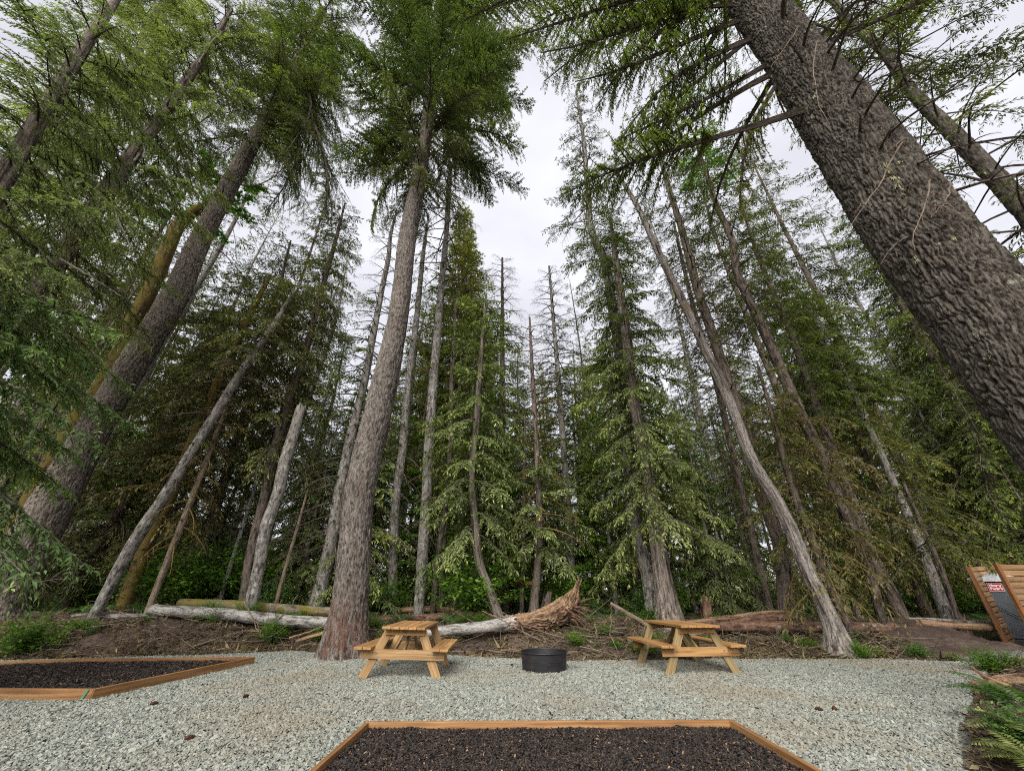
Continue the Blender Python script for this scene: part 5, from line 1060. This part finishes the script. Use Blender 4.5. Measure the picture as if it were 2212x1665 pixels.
for q in range(16):
    x = rb.uniform(-11, 9); y = float(edge_y(x)) + rb.uniform(.9, 2.4); u = proj(np.array([x, y, .5]))[0]; lb_ = 'low fern growing on the dirt bank ' + cell(u).replace('behind', 'in front of')
    fern('fern', lb_, x, y, 9, rb.uniform(.25, .45), group=lb_)
n = 2600; x = r.uniform(-11, 9, n); y = r.uniform(3.6, 10.8, n); k = in_gravel(x, y) & ~inside(front_bed, x, y) & ~inside(left_bed, x, y); x, y = x[k], y[k]; n = len(x); p = np.stack([x, y, x*0 + .026], 1); d = norm(r.normal(0, 1, (n, 3))*[1, 1, .15]); L = r.gamma(2, .014, (n, 1)) + .008
wv = norm(np.cross(d, [0, 0, 1.] + r.normal(0, .3, (n, 3))))*L*.12
mb = MB(); mb.add(np.stack([p - d*L, p + wv, p + d*L, p - wv], 1).reshape(-1, 3), np.arange(n*4).reshape(-1, 4), var=r.beta(1., 1.6, n)); tag(mb.build('needle_litter', M['debris']), 'fallen needles and twig bits sprinkled over the gravel', 'litter', kind='stuff')
# litter at the right border
n = 3500; y = r.uniform(4, 9.6, n); x = right_x(y) + r.gamma(1.4, .5, n) - .2; z = hgt(x, y) + .015; p = np.stack([x, y, z], 1); d = norm(r.normal(0, 1, (n, 3))*[1, 1, .3]); L = r.gamma(2, .02, (n, 1)) + .01
wv = norm(np.cross(d, [0, 0, 1.] + r.normal(0, .4, (n, 3))))*L*.2
mb = MB(); mb.add(np.stack([p - d*L, p + wv, p + d*L, p - wv], 1).reshape(-1, 3), np.arange(n*4).reshape(-1, 4), var=r.beta(1.1, 1.4, n)); tag(mb.build('leaf_litter', M['debris']), 'brown leaf litter on the bare soil along the right gravel border', 'litter', kind='stuff')

# pine cones and odd bits on the gravel
def cone_mesh(seed):
    r = np.random.default_rng(seed); mb = MB(); P_ = np.array([[0, 0, 0], [.02, 0, 0], [.05, 0, 0], [.075, 0, 0]]); V, Q, T_, TC = tube(P_, [.01, .016, .014, .004], 7, True); mb.add(V, Q, T_, tc=TC)
    for k in range(46):
        t = k/46; a = k*2.399; c = np.array([.075*t, 0, 0]); rr = .024*math.sin(PI*(t*.85 + .12)); d = np.array([.3, math.cos(a), math.sin(a)]); b_ = np.array([0, -math.sin(a), math.cos(a)])*.008
        mb.add([c, c + d*rr*.7 + b_, c + d*rr + [.006, 0, 0], c + d*rr*.7 - b_], [(0, 1, 2, 3)])
    return mb
co = cone_mesh(1).build('scales', M['cone']); cme = co.data; bpy.data.objects.remove(co)
for u, v, lb_ in ((323, 1522, 'reddish pine cone on the gravel right of the pointed bed corner'), (397, 1598, 'large reddish pine cone on the gravel nearest the camera at the left'), (536, 1504, 'pine cone on the gravel below the tip of the pointed bed'),
                  (1103, 1437, 'small pine cone left of the black fire ring'), (1779, 1535, 'left one of two dark cones on the right gravel'), (1803, 1534, 'right one of two dark cones on the right gravel'), (1265, 1564, 'cone lying against the back timber of the near bed')):
    p = gnd(u, v, .02); o = thing('pine_cone', (p[0], p[1], .035), lb_, 'pine cone', None, rb.uniform(0, 6.28)); o.scale = (1.1,)*3; link('scales', cme, o)
p = gnd(719, 1646, .01); o = thing('pebble', (p[0], p[1], .03), 'smooth pale tan pebble on the gravel beside the near bed', 'pebble')
bm_ = bmesh = __import__('bmesh'); b2 = bmesh.new(); bmesh.ops.create_icosphere(b2, subdivisions=3, radius=.03); me = bpy.data.meshes.new('stone'); b2.to_mesh(me); b2.free()
for v_ in me.vertices: v_.co = (v_.co.x*1.2, v_.co.y*.9, v_.co.z*.6)
me.materials.append(M['pebble']); me.shade_smooth(); link('stone', me, o)
shrub_px(658, 1590, .05, 3, 'tiny moss scrap lying on the gravel left of the near bed', z=0)

# ------------------------------------------------------------------ fence with portable toilet
def panel(name, label, a, b_, za, zb, ztop_a, ztop_b, n, facing, posts):
    o = thing(name, (a[0], a[1], 0), label, 'fence'); a = np.array(a, float); b_ = np.array(b_, float); d = (b_ - a)/np.linalg.norm(b_ - a); nn = np.array([d[1], -d[0]])
    if nn.dot(-a) < 0: nn = -nn
    mb = MB()
    for k in range(n):
        f = (k + .5)/n; z0 = za + (ztop_a - za)*f; z1 = zb + (ztop_b - zb)*f; hgt_ = (ztop_a - za)/n*.86
        m_ = a*.5 + b_*.5; 
        board(mb, (0, 0, z0), (*(b_ - a), z1), .022, hgt_*r.uniform(.92, 1.02))
    bevel(mb.build('slats', M['slat'], o), .003)
    for t, w_ in posts:
        p_ = (b_ - a)*t + nn*.06*w_; mb = MB(); board(mb, (p_[0], p_[1], min(za, zb) - .2), (p_[0], p_[1], ztop_a + (ztop_b - ztop_a)*t + .015), .09, .09, up=(*nn, 0)); bevel(mb.build('post', M['post'], o))
    return o
P0 = np.array([1.0655*12.4, 12.4]); PB = np.array([1.155*15.6, 15.6])
panel('fence_panel', 'slatted fence panel with a dark post running back behind the portable toilet', P0, PB, -.02, .0, 1.93, 2.20, 15, None, [(0, 1), (1, 1), (.5, -1)])
P1 = np.array([1.136*11.4, 11.4])
panel('fence_panel', 'slatted fence panel at the right frame edge in front of the portable toilet', P1, P1 + [4.2, .05], .0, .0, 1.25 + .0615*11.4, 1.25 + .0615*11.4, 14, None, [(0, 1), (.5, -1), (1, 1)])
pt = thing('portable_toilet', (0, 0, 0), 'grey portable toilet with white roof and red sign inside the slatted fence', 'portable toilet')
Yp = 13.3; A = np.array([1.078*Yp, Yp]); yaw = math.radians(-38); WD = .92; fd = np.array([math.cos(yaw), math.sin(yaw)]); bd = np.array([-fd[1], fd[0]])
pt.location = (A[0], A[1], .02); pt.rotation_euler = (0, 0, yaw)          # local x along the front, y into the body
def lbox(mb, x0, x1, y0, y1, z0, z1, mat=0):
    V = [(x0, y0, z0), (x1, y0, z0), (x1, y1, z0), (x0, y1, z0), (x0, y0, z1), (x1, y0, z1), (x1, y1, z1), (x0, y1, z1)]
    mb.add(V, [(3, 2, 1, 0), (4, 5, 6, 7), (0, 1, 5, 4), (1, 2, 6, 5), (2, 3, 7, 6), (3, 0, 4, 7)], mat=mat)
HT = 1.60
mb = MB(); lbox(mb, 0, WD, .03, WD, .08, HT); 
for k in range(5): lbox(mb, -.012, .0, .12 + k*.16, .2 + k*.16, .15, HT - .12)
bevel(mb.build('body', M['potty_grey'], pt), .015)
mb = MB(); lbox(mb, -.04, WD + .04, -.03, WD + .04, 0, .08); bevel(mb.build('base', M['potty_dark'], pt), .01)
dr = None; mb = MB(); lbox(mb, .09, WD - .09, -.012, .03, .10, HT - .26); dr = bevel(mb.build('door', M['potty_grey'], pt), .012)
mb = MB()
for z_, zz_ in ((.84, .62), (.76, .54)): board(mb, (.12, -.018, z_ + .12), (.45, -.018, zz_ + .05), .02, .014, up=(0, 0, 1)); board(mb, (.45, -.018, zz_ + .05), (WD - .12, -.018, zz_ + .05), .02, .014)
mb.build('moulding', M['cabin_trim'], dr)
mb = MB(); lbox(mb, WD - .26, WD - .16, -.05, -.012, .80, .94); bevel(mb.build('handle', M['dark_glass'], dr), .008)
mb = MB(); lbox(mb, 0, .09, -.015, .03, .08, HT - .02); lbox(mb, WD - .09, WD, -.015, .03, .08, HT - .02); bevel(mb.build('door_frame', M['potty_dark'], pt), .01)
mb = MB(); V = []
for y_ in (-.07, WD + .05):
    V += [(-.05, y_, HT - .03), (-.05, y_, HT + .05), (.14, y_, HT + .10), (.30, y_, HT + .19), (WD - .30, y_, HT + .19), (WD - .14, y_, HT + .10), (WD + .05, y_, HT + .05), (WD + .05, y_, HT - .03)]
mb.add(V, [(k, (k + 1) % 8, 8 + (k + 1) % 8, 8 + k) for k in range(8)], T=[(0, k, k + 1) for k in range(1, 7)] + [(8, 8 + k + 1, 8 + k) for k in range(1, 7)]); bevel(mb.build('roof', M['potty_roof'], pt), .012)
sg = MB(); lbox(sg, .16, .46, -.028, -.015, HT - .30, HT - .08); sg = sg.build('sign', [M['sign_red']], pt)
bd_ = MB(); 
for (x0, x1, z0, z1) in ((.155, .465, HT - .305, HT - .297), (.155, .465, HT - .083, HT - .075), (.155, .163, HT - .297, HT - .083), (.457, .465, HT - .297, HT - .083)): lbox(bd_, x0, x1, -.032, -.026, z0, z1)
bd_.build('border', M['potty_roof'], sg)
for k, tx in enumerate(('Honey', 'Bucket')):
    cu = bpy.data.curves.new('lettering', 'FONT'); cu.body = tx; cu.size = .095; cu.extrude = .002; cu.align_x = 'CENTER'; cu.space_character = .95; cu.offset = .004
    to = bpy.data.objects.new('lettering', cu); col.objects.link(to); bpy.context.view_layer.update()
    me = bpy.data.meshes.new_from_object(to); bpy.data.objects.remove(to); me.materials.clear(); me.materials.append(M['sign_white'])
    lo = link('lettering', me, sg); lo.location = (.31, -.032, HT - .175 - k*.085); lo.rotation_euler = (PI/2, 0, 0)

# ------------------------------------------------------------------ cabin and string lights far at the left
cb = thing('cabin', (-27.5, 25, .5), 'dark green cabin with a steep roof hidden behind the left trees', 'cabin')
mb = MB(); W_, D_, hh, pk = 10.5, 7, 2.6, 5.4
mb.add([(0, 0, -.6), (W_, 0, -.6), (W_, D_, -.6), (0, D_, -.6), (0, 0, hh), (W_, 0, hh), (W_, D_, hh), (0, D_, hh), (W_/2, 0, pk), (W_/2, D_, pk)], [(0, 1, 5, 4), (1, 2, 6, 5), (2, 3, 7, 6), (3, 0, 4, 7)], T=[(4, 5, 8), (6, 7, 9)]); mb.build('wall', M['cabin_green'], cb)
mb = MB()
for s_, x0 in ((1, -.5), (-1, W_ + .5)):
    z_ = hh - .5*(pk - hh)/(W_/2); mb.add([(x0, -.6, z_ + .05), (W_/2, -.6, pk + .05), (W_/2, D_ + .5, pk + .05), (x0, D_ + .5, z_ + .05), (x0, -.6, z_ + .2), (W_/2, -.6, pk + .2), (W_/2, D_ + .5, pk + .2), (x0, D_ + .5, z_ + .2)], [(0, 1, 2, 3), (4, 5, 6, 7), (0, 1, 5, 4), (3, 2, 6, 7), (0, 3, 7, 4)])
mb.build('roof', M['cabin_roof'], cb)
for x0 in (1.6, 6.3, 8.5):
    mb = MB(); lbox(mb, x0, x0 + 1.0, -.05, .0, .7, 1.8); f = mb.build('window', M['cabin_trim'], cb)
    mb = MB(); lbox(mb, x0 + .1, x0 + .46, -.07, -.052, .8, 1.7); lbox(mb, x0 + .54, x0 + .9, -.07, -.052, .8, 1.7); mb.build('pane', M['dark_glass'], f)
sl_ = thing('string_lights', at(462, 1262, 20), 'string of tiny warm bulbs glowing far behind the snapped snag', 'string lights')
pts = np.array([at(u, v, 20) for u, v in ((462, 1262), (485, 1266), (515, 1267), (545, 1262), (565, 1272), (590, 1268))]); o0 = pts[0]; pts = spline(np.c_[pts, np.zeros(6)], 24)[:, :3] - o0
mb = MB(); V, Q, T_, TC = tube(pts, .008, 4); mb.add(V, Q, tc=TC); mb.build('wire', M['wire'], sl_)
for k in range(1, 24, 2):
    mb = MB(); V, Q = lathe([(.001, 0), (.03, -.03), (.035, -.06), (.001, -.10)], 8); mb.add(V + pts[k], Q); mb.build('bulb', M['bulb'], sl_)
# pale forest track in the clearing at the right
mb = MB(); q = [at(1700, 1320, 22), at(2200, 1320, 22)]; xs = np.linspace(14, 34, 30); z1 = hgt(xs, xs*0 + 20.5) + .03; z2 = hgt(xs, xs*0 + 22.5) + .03
V = np.vstack([np.stack([xs, xs*0 + 20.5 + .3*np.sin(xs), z1], 1), np.stack([xs, xs*0 + 22.5, z2], 1)]); mb.add(V, [(k, k + 1, 31 + k, 30 + k) for k in range(29)]); tag(mb.build('track', M['gravel']), kind='structure')
print('done', round(time.time() - T0, 1), sum(len(o.data.polygons) for o in bpy.data.objects if o.type == 'MESH')/1e6, len(bpy.data.objects))
